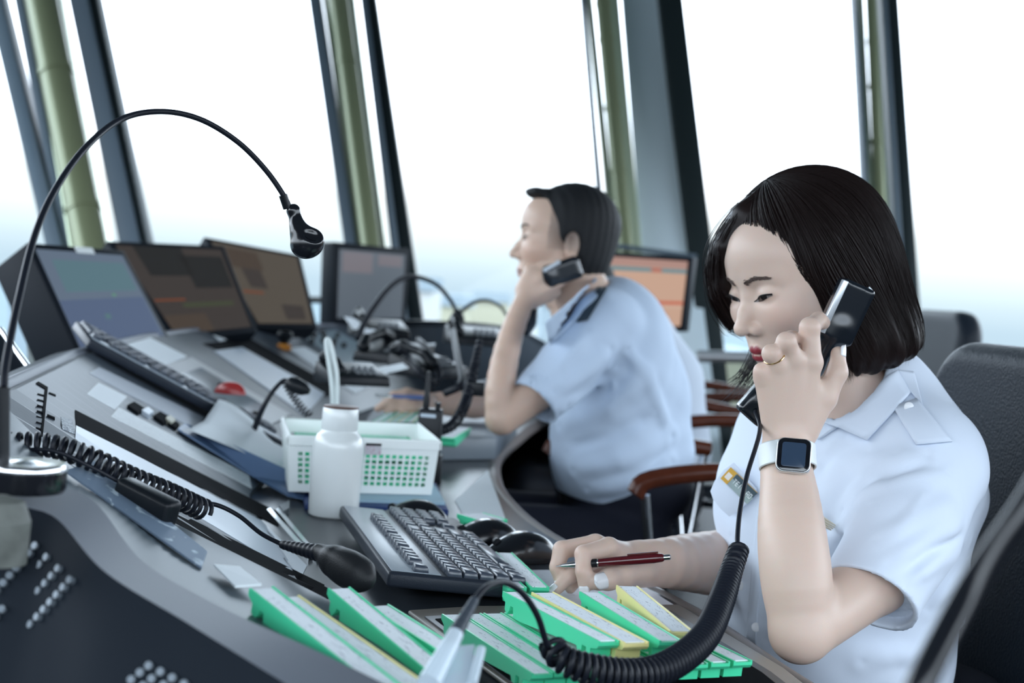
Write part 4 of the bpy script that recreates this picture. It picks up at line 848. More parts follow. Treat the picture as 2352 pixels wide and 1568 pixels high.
def head_paint(q,base,lip,brow,male=False):
    n=len(q); c=np.tile(np.array(base,np.float32),(n,1)); a=q.copy(); a[:,1]=np.abs(a[:,1])
    def blend(w,col): 
        w=np.clip(w,0,1)[:,None]; c[:]=c*(1-w)+np.array(col,np.float32)*w
    # blush
    blend(.35*np.exp(-(((a[:,0]-.06)/.03)**2+((a[:,1]-.042)/.02)**2+((a[:,2]+.03)/.02)**2)),(base[0]*1.05,base[1]*.78,base[2]*.75))
    up=chain(a,[(.0845,.0,-.0708),(.0842,.0045,-.0697),(.0782,.015,-.0720),(.0700,.0235,-.0750)],[.0040,.0043,.0034,.0016],.003)
    lw=chain(a,[(.0812,.0,-.0806),(.0788,.009,-.0798),(.0722,.020,-.0764)],[.0052,.0048,.0018],.003)
    l=np.minimum(up,lw); blend(np.where(a[:,0]>.06,(.0016-l)/.0010,0),lip)
    gap=chain(a,[(.0910,.0,-.0754),(.0848,.012,-.0758),(.0742,.0228,-.0760)],[.0016,.0016,.0008],.001); blend(.7*(.0009-gap)/.0006,(.05,.01,.01))
    return c
def nail(parent,tip,dirv,normal,w_=.0048,l=.010,m_=None):
    """nail plate: tip centre, direction along finger, outward normal"""
    d=nrm(dirv); n=nrm(normal-d*(normal@d)); s=np.cross(d,n); vs=[];fs=[];N=8;M=8
    for i in range(M+1):
        t_=i/M; ww=w_*(1-.0*t_)*(math.sqrt(max(0,1-max(0,(t_-.6)/.4)**2)) if t_>.6 else 1)*(1 if t_>.12 else .8)
        for j in range(N+1):
            x=(j/N*2-1); vs.append(np.asarray(tip)-d*l*.55+d*l*t_+s*ww*x-n*(x*x)*w_*.45+n*.0012)
    k=N+1; fs=[(i*k+j,i*k+j+1,(i+1)*k+j+1,(i+1)*k+j) for i in range(M) for j in range(N)]
    mb=MB(); mb.add(vs,fs); o=mb.build('fingernail',m_ or mat('white nail polish',(.8,.8,.82),.18,coat=.5),parent,True,angle=95); md=o.modifiers.new('t','SOLIDIFY'); md.thickness=.0007; md.offset=-1; return o
R_=lambda px,D: px*D/F
# ------------------------------------------------ THE WOMAN
wo=empty('person',V(.46,1.85,0),'woman in a white short-sleeved uniform shirt with a black handset at her ear','person')
HO=P(1838,642,1.79); WH=headframe(HO,math.radians(27),math.radians(17),math.radians(-2))
LA=[(2165,1100,1.715,60),(2008,1330,1.617,78),(1848,1448,1.545,68)]           # left upper arm
LF_=[(1838,1440,1.545,66),(1830,1340,1.55,80),(1819,1230,1.568,77),(1813,1140,1.594,66),(1807,1085,1.609,58),(1805,1050,1.616,51)]
RF_=[(1800,1305,2.10,84),(1700,1296,1.96,80),(1600,1292,1.84,68),(1530,1292,1.76,57),(1478,1291,1.735,48)]
def dense(L,n=14): return [tuple(r) for r in resample(spline([V(*t) for t in L],40),n)]
LF_=dense(LF_); RF_=dense(RF_)
def ch(p,L,k=.01): return chain(p,[P(*t[:3]) for t in L],[R_(t[3],t[2]) for t in L],k)
L_MCP=[(1864,832,1.612),(1825,826,1.602),(1786,838,1.600),(1754,866,1.606)]
L_F=[[(1864,832,1.612,24),(1860,752,1.612,22),(1880,735,1.640,19),(1893,742,1.660,17)],
     [(1825,826,1.602,23),(1806,785,1.590,21),(1818,778,1.622,19),(1850,782,1.655,17)],
     [(1786,838,1.600,22),(1772,812,1.590,20),(1780,812,1.622,18),(1808,830,1.650,16)],
     [(1754,866,1.606,21),(1750,852,1.602,17),(1756,858,1.627,16),(1775,880,1.648,15)]]
L_TH=[(1855,985,1.625,26),(1895,915,1.628,26),(1924,855,1.630,22),(1925,812,1.634,17)]
R_F=[[(1398,1258,1.690,24),(1340,1272,1.664,20),(1340,1312,1.655,18),(1343,1346,1.655,15)],
     [(1368,1250,1.712,23),(1290,1262,1.693,20),(1280,1302,1.688,17.5),(1288,1336,1.690,14.5)],
     [(1398,1270,1.715,22),(1345,1296,1.690,19),(1308,1324,1.680,17),(1278,1353,1.674,14)],
     [(1405,1285,1.735,20),(1355,1308,1.728,17),(1325,1330,1.72,15.5),(1310,1350,1.715,13)]]
R_TH=[(1470,1308,1.705,30),(1430,1322,1.680,28),(1398,1330,1.660,24),(1376,1336,1.650,20)]
def masked(f,bound,margin):
    """evaluate f only where the bound is close; elsewhere the bound itself (a little inflated) stands in"""
    d=np.maximum(bound,.0)+margin*.5; k=bound<margin; 
    if k.any(): d=d.copy(); d[k]=f(k)
    return d.astype(np.float32)
def woman_body(p):
    q=WH.l(p); d=masked(lambda k:head_sdf(q[k]),np.linalg.norm(q+np.array([-.01,0,0.],np.float32),axis=-1)-.13,.05)
    nk=chain(p,[WH.w(-.03,0,-.05),P(1960,925,1.82),P(2010,1010,1.83)],[.050,.052,.075],.02); d=smin(d,nk,.015)
    d=smin(d,ell(p,P(1960,1180,1.84),(.09,.13,.15)),.03)
    d=smin(d,ch(p,LA),.02)
    arm=ch(p,LF_,.003); d=smin(d,arm,.012)
    # elbow
    d=smin(d,sph(p,P(1830,1462,1.535),R_(50,1.53)),.02)
    # left hand: palm
    w0=P(1818,1035,1.617); w1=P(1786,1030,1.617); pal=None
    for (x,y,D),(wx,r1) in zip(L_MCP,((1828,25),(1812,25),(1796,24),(1782,22))):
        c=cap(p,P(wx,1022,1.620),P(x,y,D),R_(25,1.62),R_(r1,1.6)); pal=c if pal is None else smin(pal,c,.012)
    pal=smin(pal,cap(p,P(1870,900,1.628),P(1840,1000,1.628),R_(28,1.62),R_(30,1.62)),.015)
    pal=smin(pal,cap(p,P(1806,1075,1.614),P(1806,1020,1.618),R_(46,1.61),R_(30,1.61)),.02)
    hand=pal
    def lfing(k):
      pp=p[k]; hh=pal[k]
      for f_ in L_F: hh=smin(hh,ch(pp,f_,.003),.004)
      for f_ in L_F:
        for t in f_[:2]: hh=smin(hh,sph(pp,P(t[0],t[1],t[2]-.0015),R_(t[3]*.93,t[2])),.006)
      return smin(hh,ch(pp,L_TH,.006),.010)
    hand=masked(lfing,sph(p,P(1835,860,1.62),.085),.03)
    hand=np.where(sph(p,P(1835,860,1.62),.085)<.03,hand,pal)
    d=np.minimum(d,smin(arm,hand,.012))
    # right forearm and hand
    ra=ch(p,RF_,.003)
    rp=None
    for t in R_F:
        c=cap(p,P(1468,1290+(t[0][2]-1.69)*300,1.735),P(*t[0][:3]),R_(30,1.73),R_(t[0][3],1.7)); rp=c if rp is None else smin(rp,c,.012)
    rp=smin(rp,cap(p,P(1470,1308,1.715),P(1420,1300,1.70),R_(34,1.7),R_(26,1.7)),.014)
    kk=sph(p,P(1370,1300,1.69),.10)<.03
    if kk.any():
        pp=p[kk]; hh=rp[kk]
        for f_ in R_F: hh=smin(hh,ch(pp,f_,.003),.004)
        rp=rp.copy(); rp[kk]=smin(hh,ch(pp,R_TH,.006),.010)
    d=np.minimum(d,smin(ra,rp,.018))
    d=np.minimum(d,smin(ra,chain(p,[P(1800,1305,2.08),P(1785,1150,2.03)],[.04,.048],.01),.01))
    # hips and thighs
    d=smin(d,ell(p,P(1990,1580,1.85),(.12,.10,.09)),.05)
    hp=P(2010,1640,1.85)
    for s in (-1,1):
        k=V(.20,1.78+.0+s*.09,.60); a=V(hp[0],hp[1]+s*.09,.56); d=smin(d,chain(p,[a,k,V(.22,1.78+s*.09,.13),V(.22,1.78+s*.09,.08)],[.085,.062,.042,.04],.02),.03)
        d=smin(d,cap(p,V(.22,1.78+s*.09,.06),V(.06,1.77+s*.09,.045),.045,.04),.02)
    return d
BASE=(.63,.475,.395)
def woman_paint(vs):
    q=WH.l(vs.astype(np.float32)); c=head_paint(q,BASE,(.25,.028,.04),(.07,.05,.045))
    far=np.linalg.norm(q,axis=1)>.16; c[far]=BASE
    # knuckle redness, cooler back of hand
    for f_ in L_F+R_F:
        for t in f_[1:3]:
            w_=np.exp(-(np.linalg.norm(vs-P(*t[:3]),axis=1)/.010)**2)[:,None]*.3; c=c*(1-w_)+np.array((.62,.34,.27))*w_
    low=vs[:,2]<.70; c[low]=(.012,.014,.02)
    return c
sdf_obj('body',woman_body,(-.01,1.35,0.0),(.75,2.15,1.36),.0019,SKIN,wo,woman_paint)
# nails
cm=lambda a,b: P(*a[:3])-P(*b[:3])
def fnail(ch_,n,w_,l,fw=.3):
    t=ch_[3]; d=nrm(cm(ch_[3],ch_[2])); n=nrm(n); n=nrm(n-d*(n@d)); r=R_(t[3],t[2]); nail(wo,P(*t[:3])+n*(r*.98)+d*l*fw,d,n,w_,l)
fnail(R_F[0],V(-.25,-1,.15),.0058,.015,.45)
fnail(R_F[1],V(-.45,-1,.1),.0052,.014,.25)
fnail(R_F[2],V(-.6,-.7,.9),.0050,.013,.35)
fnail(R_TH,V(.0,-1,.25),.0098,.021,.20)
fnail(L_TH,V(.8,-.7,.1),.0062,.014,.25)
# eyes: glimpse of eyeball beneath the lowered lid
EB=mat('eye white',(.22,.19,.185),.25)
def onface(y,z,f=head_sdf):
    y=np.asarray(y,np.float32); z=np.asarray(z,np.float32); lo=np.full(y.shape,.02,np.float32); hi=np.full(y.shape,.125,np.float32)
    for _ in range(18):
        m_=(lo+hi)/2; v=f(np.stack([m_,y,z],-1)); lo=np.where(v<0,m_,lo); hi=np.where(v<0,hi,m_)
    return np.stack([lo,y,z],-1).astype(float)
def face_features(par,FRM,f,brow_m,lash_m,open_=1.0,bz=.0,dens=150,bw=1.0):
    iris=mat('dark iris',(.012,.008,.007),.08,coat=.6)
    for s_ in (1,-1):
        t=np.linspace(0,1,22); y=s_*(.0150+.0300*t); up=-.0085+.0048*np.sin(np.pi*t*.9)*open_+.0065*t**1.2; dn=-.0090-.0012*np.sin(np.pi*t)+.0070*t**1.5
        dn=np.minimum(dn,up-.0002); U_=onface(y,up,f); D2=onface(y,dn,f); n_=V(1,0,0)
        rows=[FRM.o+(U_*(1-k)+D2*k+V(.0006,0,0))@FRM.R.T for k in (0,.25,.5,.75,1)]
        mb=MB(); mb.loft(rows); e_=mb.build('eye',EB,par,True,angle=95)
        c0=10; rows=[r[5:18]+FRM.x*.0004 for r in rows]; mb=MB(); mb.loft(rows); mb.build('iris',iris,e_,True,angle=95)
        pts=FRM.o+(U_+V(.0009,0,0))@FRM.R.T; mb=MB(); mb.tube(pts,np.linspace(.0005,.0011,22),6); L_=mb.build('eyelashes',lash_m,par,True)
        mb=MB()
        for k in range(3,22):
            b=U_[k]+V(.0009,0,0); d=nrm(V(.9,s_*(.25+.6*k/22),-.55)); mb.tube([FRM.o+FRM.R@(b+d*q_) for q_ in (0,.0025,.0048)],[.0003,.00025,.0001],4)
        o=mb.build('lash_hairs',lash_m,L_)
        # crease above the lid
        # eyebrow hairs
        S=[]
        for k in range(dens):
            t_=rng.uniform(0,1); y0=.0095+.034*t_; z0=.0140+bz+.0070*math.sin(math.pi*min(1,t_*1.05)*.72)+rng.normal(0,1)*.0016*bw*(1-.6*t_); ang=.55-t_*.75+rng.normal(0,.18); L=.0055
            yy=s_*(y0+np.linspace(0,1,5)*L*math.cos(ang)); zz_=z0+np.linspace(0,1,5)*L*math.sin(ang)*.6; S.append(onface(yy,zz_,f)+np.array([.0005,0,0])+np.linspace(0,.0008,5)[:,None]*np.array([1,0,0]))
        strand_mesh('eyebrow',S,.00034,brow_m,par,FRM)
# ------- hair
HAIR=mat('dark brown hair',(.010,.0052,.0048),.40,spec=.2)
HBZ=[-.2,-.10,-.04,-.01,.02,.05,.075,.092,.105]; HBX=[.006,.008,.020,.031,.052,.070,.084,.105,.14]
def hair_env(q):
    d=ell(q,(-.026,0,.044),(.106,.090,.092))
    d=smin(d,ell(q,(-.050,0,-.030),(.088,.099,.115)),.03)
    d=smin(d,ell(q,(-.056,.0,-.092),(.084,.103,.075)),.03)
    return d
def hair_open(q):
    """negative inside the face opening"""
    y=q[...,1]; z=q[...,2]; x=q[...,0]
    # boundary x as function of height, on the near (left) side and the far side
    b=np.interp(z,HBZ,HBX).astype(np.float32)
    return b-x
def hair_f(q):
    d=hair_env(q); d=smax(d,hair_open(q)*-1*-1 if False else -(hair_open(q))-0.0,.012) if False else smax(d,(q[...,0]-np.interp(q[...,2],HBZ,HBX).astype(np.float32)),.010)
    # lower cut, longer at the front
    zc=(-.128-.10*q[...,0]).astype(np.float32); d=smax(d,zc-q[...,2],.012)
    # inner hollow around neck
    d=smax(d,-ell(q,(-.01,0,-.10),(.052,.062,.07)),.02)
    # groove detail along the fall
    th=np.arctan2(q[...,1],q[...,0]+.03); g=np.sin(th*46+6*np.sin(q[...,2]*22))*.0007+np.sin(th*21+3*np.sin(q[...,2]*15+1))*.0012
    return d+g.astype(np.float32)
# far side fringe: curved sheet hanging before the forehead
FR=[[(.022,-.004,.110),(.056,-.012,.096),(.082,-.028,.060),(.082,-.044,.014),(.068,-.048,-.024)]]
def fringe_f(q):
    d=None
    for k in range(5):
        o=np.array([-.004*k,-.011*k,-.004*k]); L=[np.array(t)+o for t in FR[0]]; c=chain(q,L,[.011,.012,.011,.009,.004],.01); d=c if d is None else smin(d,c,.012)
    return d
def woman_hair(p):
    q=WH.l(p); return smin(hair_f(q),fringe_f(q),.014)
hairo=sdf_obj('hair',woman_hair,HO-.19,HO+.19,.0022,HAIR,wo)
# strands following the envelope
def strands(F_,envf,dirs,rad,m_,parent,name,mask=None,rough=.0012):
    """dirs: (n,k,3) unit directions in head space from centre c0; projected to envelope+offset"""
    c0=np.array([-.02,0,.0],np.float32); n,k,_=dirs.shape; D_=dirs.reshape(-1,3).astype(np.float32); lo=np.full(len(D_),.03,np.float32); hi=np.full(len(D_),.22,np.float32)
    for _ in range(16):
        mid=(lo+hi)/2; v=envf(c0+D_*mid[:,None]); lo=np.where(v<0,mid,lo); hi=np.where(v<0,hi,mid)
    r=(lo+hi)/2; return (c0+D_*r[:,None]).reshape(n,k,3)
def strand_mesh(name,S,r,m_,parent,F_):
    """S: list of (k,3) head-space polylines -> triangular tubes, one mesh"""
    vs=[];fs=[];n0=0
    for s in S:
        k=len(s)
        if k<3: continue
        t=np.gradient(s,axis=0); t/=np.maximum(np.linalg.norm(t,axis=1,keepdims=True),1e-9); u=np.cross(t,np.array([.3,.5,.8])); u/=np.linalg.norm(u,axis=1,keepdims=True); w_=np.cross(t,u)
        rr=r*np.minimum(1,np.linspace(1.0,.0,k)*3+.15)[:,None]
        ring=np.stack([s+rr*(u*math.cos(a)+w_*math.sin(a)) for a in(0,2.094,4.189)],1).reshape(-1,3); vs.append(ring)
        i=np.arange(k-1)[:,None]*3+n0; 
        for j in range(3): fs.append(np.concatenate([i+j,i+(j+1)%3,i+3+(j+1)%3,i+3+j],1))
        n0+=k*3
    vs=np.concatenate(vs); fs=np.concatenate(fs); vs=F_.o+vs@F_.R.T
    return np_mesh(name,vs,fs,m_,parent)
def gen_hair():
    S=[]; pole=nrm(V(.25,-.12,1)); e1=nrm(np.cross(pole,V(0,1,0))); e2=np.cross(pole,e1)
    n=2600; az=rng.uniform(-math.pi,math.pi,n); ph=np.linspace(.03,1,26)
    pmax=rng.uniform(2.15,2.62,n); dirs=np.zeros((n,26,3))
    for j,t in enumerate(ph):
        a=az+.10*np.sin(3*t+az*5)+rng.normal(0,.002,n); f=pmax*t
        dirs[:,j]=np.sin(f)[:,None]*(np.cos(a)[:,None]*e1+np.sin(a)[:,None]*e2)+np.cos(f)[:,None]*pole
    pts=strands(WH,lambda q:hair_env(q)-.0012,dirs,0,None,None,'')
    off=rng.uniform(-.0015,.0022,n)
    for i in range(n):
        s=pts[i]+nrm_rows(pts[i]-np.array([-.02,0,0]))*off[i]
        lim=np.interp(s[:,2],HBZ,HBX)+.004
        if True:
            back=rng.uniform(.0005,.013)*np.clip((.10-s[:,2])/.06,.25,1); m_=(s[:,0]>lim-.004-back)&(s[:,2]<.088)&(s[:,1]>-.02)
            if m_.any():
                k0=np.argmax(m_); m_[k0:]|=s[k0:,0]>lim[k0:]-.03
                s=s.copy(); tgt=np.minimum(s[:,0],lim-.004-back); s[:,0]=np.where(m_,tgt,s[:,0]); d_=s-np.array([-.02,0,0]); d_/=np.linalg.norm(d_,axis=1,keepdims=True)
                r0=np.full(len(s),.03); r1=np.full(len(s),.22)
                for _ in range(12):
                    rm=(r0+r1)/2; v_=hair_env((np.array([-.02,0,0])+d_*rm[:,None]).astype(np.float32))-.0012; r0=np.where(v_<0,rm,r0); r1=np.where(v_<0,r1,rm)
                s=np.array([-.02,0,0])+d_*(r0+off[i])[:,None]
                s[1:-1]=(s[:-2]+2*s[1:-1]+s[2:])/4
        bad=(s[:,0]>lim+.004)|(s[:,2]<-.132-.10*s[:,0]-rng.uniform(0,.008)); k=np.argmax(bad) if bad.any() else len(s)
        if k>4: S.append(s[:k])
    # fringe strands
    for i in range(320):
        k=rng.uniform(-.3,4.6); o=np.array([-.004*k,-.011*k,-.004*k])+rng.normal(0,.0035,3); L=[np.array(t)+o for t in FR[0]]; L.append(L[-1]+np.array([-.012,.004,-.016])*rng.uniform(.2,1.3)); s=spline(L,24); S.append(s+nrm_rows(s-np.array([.05,-.03,.04]))*rng.uniform(.005,.013))
    # far-side ends beyond the chin
    for i in range(60):
        b=np.array([.028,-.072,-.085])+rng.normal(0,.006,3); S.append(spline([b+[-.03,0,.05],b,b+[.022,-.004,-.028],b+[.050+rng.uniform(-.01,.012),-.006,-.046+rng.uniform(-.012,.012)]],16))
    return S
def nrm_rows(a): return a/np.maximum(np.linalg.norm(a,axis=1,keepdims=True),1e-9)
face_features(wo,WH,head_sdf,mat('brow hair',(.12,.085,.075),.7),mat('black lash',(.008,.006,.006),.4),dens=170,bw=1.15)
strand_mesh('hair_strands',gen_hair(),.00042,HAIR,hairo,WH)
# ------- shirt
SH=mat('white blue uniform shirt',(.66,.73,.84),.75,bump=.12,bscale=1500,spec=.2,sheen=.2)
TW=Frame(P(1935,1180,1.86),V(-.72,-.69,0),V(-.12,-.05,1))
def tor(p,e=0):
    q=TW.l(p); a=q.copy(); a[...,1]=np.abs(a[...,1])
    d=ell(q,(0,0,.02),(.118+e,.168+e,.22+e))
    d=smin(d,ell(q,(.0,0,-.17),(.125+e,.150+e,.22+e)),.06)
    d=smin(d,ell(a,(.065,.065,.015),(.062+e,.068+e,.070+e)),.05)  # bust
    d=smin(d,chain(p,[P(1806,1025,1.97),P(1965,990,1.86),P(2120,1050,1.725)],[.050+e,.066+e,.053+e],.04),.04)
    d=smin(d,chain(p,[P(2110,1040,1.75),P(2140,1130,1.83)],[.055+e,.065+e],.04),.04)
    d=smin(d,ell(q,(-.02,0,-.36),(.15+e,.165+e,.16+e)),.05)
    return d
SA=P(2148,1082,1.705); SB=P(1998,1374,1.600); sd=nrm(SB-SA)
def sleeve(p,e=0):
    return chain(p,[SA,SA*.5+SB*.5,SB+sd*.03],[.057+e,.059+e,.051+e],.01)
SA2=P(1790,1070,1.985); SB2=P(1790,1240,1.955); sd2=nrm(SB2-SA2)
SURF_D=[1.2,2.3]
def surf(px,py,f,D0=None,D1=None,n=500):
    D0,D1=SURF_D; ts=np.linspace(D0,D1,n); p=np.array([P(px,py,t) for t in ts],np.float32); v=f(p); k=np.argmax(v<0)
    if not (v<0).any(): return P(px,py,D1*.78)
    a,b=ts[k-1],ts[k]
    for _ in range(14):
        m_=(a+b)/2; 
        if f(P(px,py,m_)[None].astype(np.float32))[0]<0: b=m_
        else: a=m_
    return P(px,py,b)
FOLDS=[]
def mkfolds(L,f):
    out=[]
    for pts,wd,h in L:
        q=[surf(x,y,f) for x,y in pts]; out.append((spline(q,8)[::2],wd,h))
    return out
def folds(p):
    f=np.zeros(len(p),np.float32)
    for q,wd,h in FOLDS:
        lo=np.min(q,0)-3*wd; hi=np.max(q,0)+3*wd; k=np.all((p>lo)&(p<hi),axis=-1)
        if not k.any(): continue
        pp=p[k]; d=chain(pp,q,[0]*len(q),1e-4); e_=np.minimum(np.linalg.norm(pp-q[0],axis=-1),np.linalg.norm(pp-q[-1],axis=-1)); tp=np.clip(e_/.03,.0,1)
        f[k]+=-1.5*h*np.exp(-(d/wd)**2)*tp
    f+=(.0007*np.sin(p[:,0]*61+p[:,2]*83)+.0006*np.sin(p[:,1]*97-p[:,2]*51+p[:,0]*30)).astype(np.float32)
    return f
def shirt_f(p):
    d=tor(p,.004); s=sleeve(p,.003); d=smin(d,s,.035)
    s2=chain(p,[SA2,SB2],[.07,.058],.01); d=smin(d,s2,.03)
    d=d+folds(p)
    # sleeve end
    t=(p-SB.astype(np.float32))@sd.astype(np.float32); near=sleeve(p,.02)
    d=np.maximum(d,np.where(near<0,t,-1).astype(np.float32))
    inner_=np.maximum(sleeve(p,-.0035),-(t+.016)); d=np.maximum(d,-np.where(t>-.016,inner_,1))
    t2=(p-SB2.astype(np.float32))@sd2.astype(np.float32); d=np.where(chain(p,[SA2,SB2+sd2*.05],[.09,.08],.01)<0,np.maximum(d,t2),d)
    # neck opening
    nb=P(1960,925,1.82); nu=nrm(P(1900,830,1.80)-P(1990,1010,1.83)); no=cap(p,nb-nu*.03+TW.x*.018,nb+nu*.15,.058,.075); d=smax(d,-no,.006)
    # V of the collar
    return d.astype(np.float32)
FL=[([(1878,1052),(1945,1000)],.010,.0045),([(1876,1122),(1940,1070),(2000,1040)],.011,.006),([(1884,1172),(1955,1090),(2060,1048)],.012,.007),([(1940,1172),(1998,1098),(2132,1045)],.011,.008),
([(1956,1162),(2032,1113),(2185,1090)],.010,.006),([(2130,1122),(2088,1190),(2046,1256)],.006,.0035),([(2010,1240),(2100,1195),(2200,1150)],.010,.005),([(2040,1300),(2120,1240),(2215,1190)],.011,.005),
([(2080,1350),(2150,1290),(2225,1240)],.010,.005),([(2130,1400),(2180,1350),(2230,1300)],.010,.006),([(1890,1270),(1930,1215),(1960,1190)],.008,.006),([(1760,1470),(1800,1430),(1860,1500)],.010,.005),([(2120,1480),(2180,1440),(2220,1400)],.011,.006),([(1980,1520),(2060,1500),(2150,1510)],.012,.006),([(1720,1420),(1745,1350),(1740,1280)],.009,.004),([(1680,1230),(1690,1330),(1720,1420)],.008,.004),([(1906,1022),(1890,1080),(1870,1120)],.010,-.003),([(2000,1150),(2060,1090),(2150,1062)],.009,-.004),([(2060,1330),(2140,1265),(2220,1215)],.008,-.003)]
FOLDS=mkfolds(FL,shirt_f)
sho=sdf_obj('shirt',shirt_f,(.15,1.42,.50),(.80,2.15,1.20),.0026,SH,wo)
def patch(name,outline,f,m_,parent,th=.0014,off=.0012,n=9,lift=None):
    """cloth patch: quad outline (4 px corners) draped over f by pixel rays"""
    A,B,C_,D_=[np.array(q,float) for q in outline]; g=[]
    for i in range(n+1):
        s=i/n; r=[]
        for j in range(n+1):
            t_=j/n; q=(A*(1-t_)+B*t_)*(1-s)+(D_*(1-t_)+C_*t_)*s; p=surf(q[0],q[1],f); p=p+(CAM-p)/np.linalg.norm(CAM-p)*(off+(lift(s,t_) if lift else 0)); r.append(p)
        g.append(r)
    mb=MB(); mb.loft(g); o=mb.build(name,m_,parent,True,angle=95); md=o.modifiers.new('t','SOLIDIFY'); md.thickness=th; md.offset=1; return o
SF=lambda p: shirt_f(p)
col=mat('white collar cloth',(.66,.73,.84),.7,bump=.1,bscale=1500,spec=.2)
# near collar wing
patch('collar',[(1876,958),(2062,848),(2092,900),(1990,1010)],SF,col,wo,.0025,.004,lift=lambda s,t_:.010*(1-s)+.004)
patch('collar_band',[(1862,975),(1885,950),(1935,975),(1880,1010)],SF,col,wo,.002,.002)
patch('collar_back',[(2062,848),(2100,852),(2120,930),(2092,900)],SF,col,wo,.0025,.004,lift=lambda s,t_:.008*(1-s)+.003)
ep=patch('epaulette',[(2052,937),(2105,918),(2186,1015),(2105,1022)],SF,col,wo,.003,.003)
c=surf(2082,934,SF); mb=MB(); X,Y,Z=frame_from(V(1,0,0),nrm(CAM-c)); mb.lathe(c+Z*.0095,[(.0055,0),(.006,.0012),(.0045,.002)],16,(X,Y,Z)); mb.build('button',mat('pearl button',(.7,.72,.75),.2),ep,True,angle=50)
D0_=(surf(1730,1130,SF)-CAM)@FW-.006
fp_=[P(x,y,D0_+(1730-x)*.00022) for x,y in [(1686,1062),(1738,1122),(1732,1142),(1700,1170),(1676,1186),(1655,1168),(1638,1146),(1632,1128),(1642,1104),(1662,1078)]]
mb=MB(); mb.prism(fp_,FW*.002); fl_=mb.build('pocket_flap',col,wo,bevel=.0006)
patch('front_placket',[(1752,1000),(1768,1000),(1735,1480),(1712,1480)],SF,col,wo,.0014,.001,n=14)
for y,x in ((1345,1698),(1440,1735)):
    c=surf(x,y,SF); X,Y,Z=frame_from(V(1,0,0),nrm(CAM-c)); mb=MB(); mb.lathe(c+Z*.003,[(.0055,0),(.006,.0012),(.0045,.002)],16,(X,Y,Z)); mb.build('button',mat('pearl button',(.7,.72,.75),.2),sho,True,angle=50)
# name badge with gold end, letters
gold=mat('gold metal',(.75,.42,.08),.3,.6); silv=mat('silver name plate',(.45,.52,.55),.25,.6)
def badge():
    cs=[(1678,1073),(1740,1132),(1716,1158),(1655,1098)]
    ps=[surf(x,y,SF) for x,y in cs]; c=sum(ps)/4; n=nrm(np.cross(ps[1]-ps[0],ps[3]-ps[0])); n=n if n@(CAM-c)>0 else -n
    D=[D0_+(1730-x)*.00022-.003 for x,y in cs]; Dm=min(D); ps=[P(x,y,d_) for (x,y),d_ in zip(cs,D)]
    n=nrm(np.cross(ps[1]-ps[0],ps[3]-ps[0])); n=n if n@(CAM-c)>0 else -n
    f=lambda u,v,e=0:(ps[0]*(1-u)+ps[1]*u)*(1-v)+(ps[3]*(1-u)+ps[2]*u)*v+n*e
    mb=MB(); mb.quadbox([f(0,0,-.002),f(1,0,-.002),f(1,1,-.002),f(0,1,-.002)],[f(0,0),f(1,0),f(1,1),f(0,1)]); b=mb.build('name_badge',silv,wo)
    for u0,u1,v0,v1,m_ in ((.0,.24,.0,1,gold),(.05,.2,.3,.75,mat('badge emblem',(.75,.7,.65),.4)),(.26,1,0,.42,mat('badge dark band',(.06,.09,.11),.35)),(.0,1,-.03,.04,gold)):
        e=.0006 if m_ is not gold else .0004
        mb=MB(); q=[f(u0,v0,e),f(u1,v0,e),f(u1,v1,e),f(u0,v1,e)]; mb.quadbox(q,[x+n*.0003 for x in q]); mb.build('badge_field',m_,b)
    k=0; lt=mat('badge letters',(.8,.84,.85),.4)
    segs={'T':[(0,0,1,.16),(.42,0,.58,1)],'E':[(0,0,.18,1),(0,0,1,.15),(0,.43,.8,.57),(0,.85,1,1)],'L':[(0,0,.18,1),(0,.85,1,1)],'A':[(0,0,.18,1),(.82,0,1,1),(0,0,1,.15),(0,.5,1,.63)],'O':[(0,0,.18,1),(.82,0,1,1),(0,0,1,.15),(0,.85,1,1)],'I':[(.4,0,.6,1)]}
    mb=MB(); u=.31
    for L in 'TEI LAO':
        if L!=' ':
            for (a,b_,c_,d_) in segs[L]:
                q=[f(u+.07*a,.30+.35*b_,.0012),f(u+.07*c_,.30+.35*b_,.0012),f(u+.07*c_,.30+.35*d_,.0012),f(u+.07*a,.30+.35*d_,.0012)]; mb.quadbox(q,[x+n*.0002 for x in q])
        u+=.095
    mb.build('badge_letters',lt,b)
badge()
wg=[]
c=surf(1900,1200,SF)
wm=None
for i in range(4):
    pts=[P(1868+i*3,1178+i*9,1.0)]; 
    D=(surf(1905,1205,SF)-CAM)@FW-.010
    s=spline([P(1866+i*4,1170+i*10,D-.003),P(1888+i*3,1186+i*8,D-.003),P(1921-i*4,1208+i*3,D-.001)],14); mb=MB(); mb.tube(s,np.linspace(.0022,.0008,len(s)),8); o=mb.build('wing_badge' if i==0 else 'feather',mat('pale gold wing',(.75,.66,.5),.3,.5),wo if i==0 else wm,True)
    if i==0: wm=o
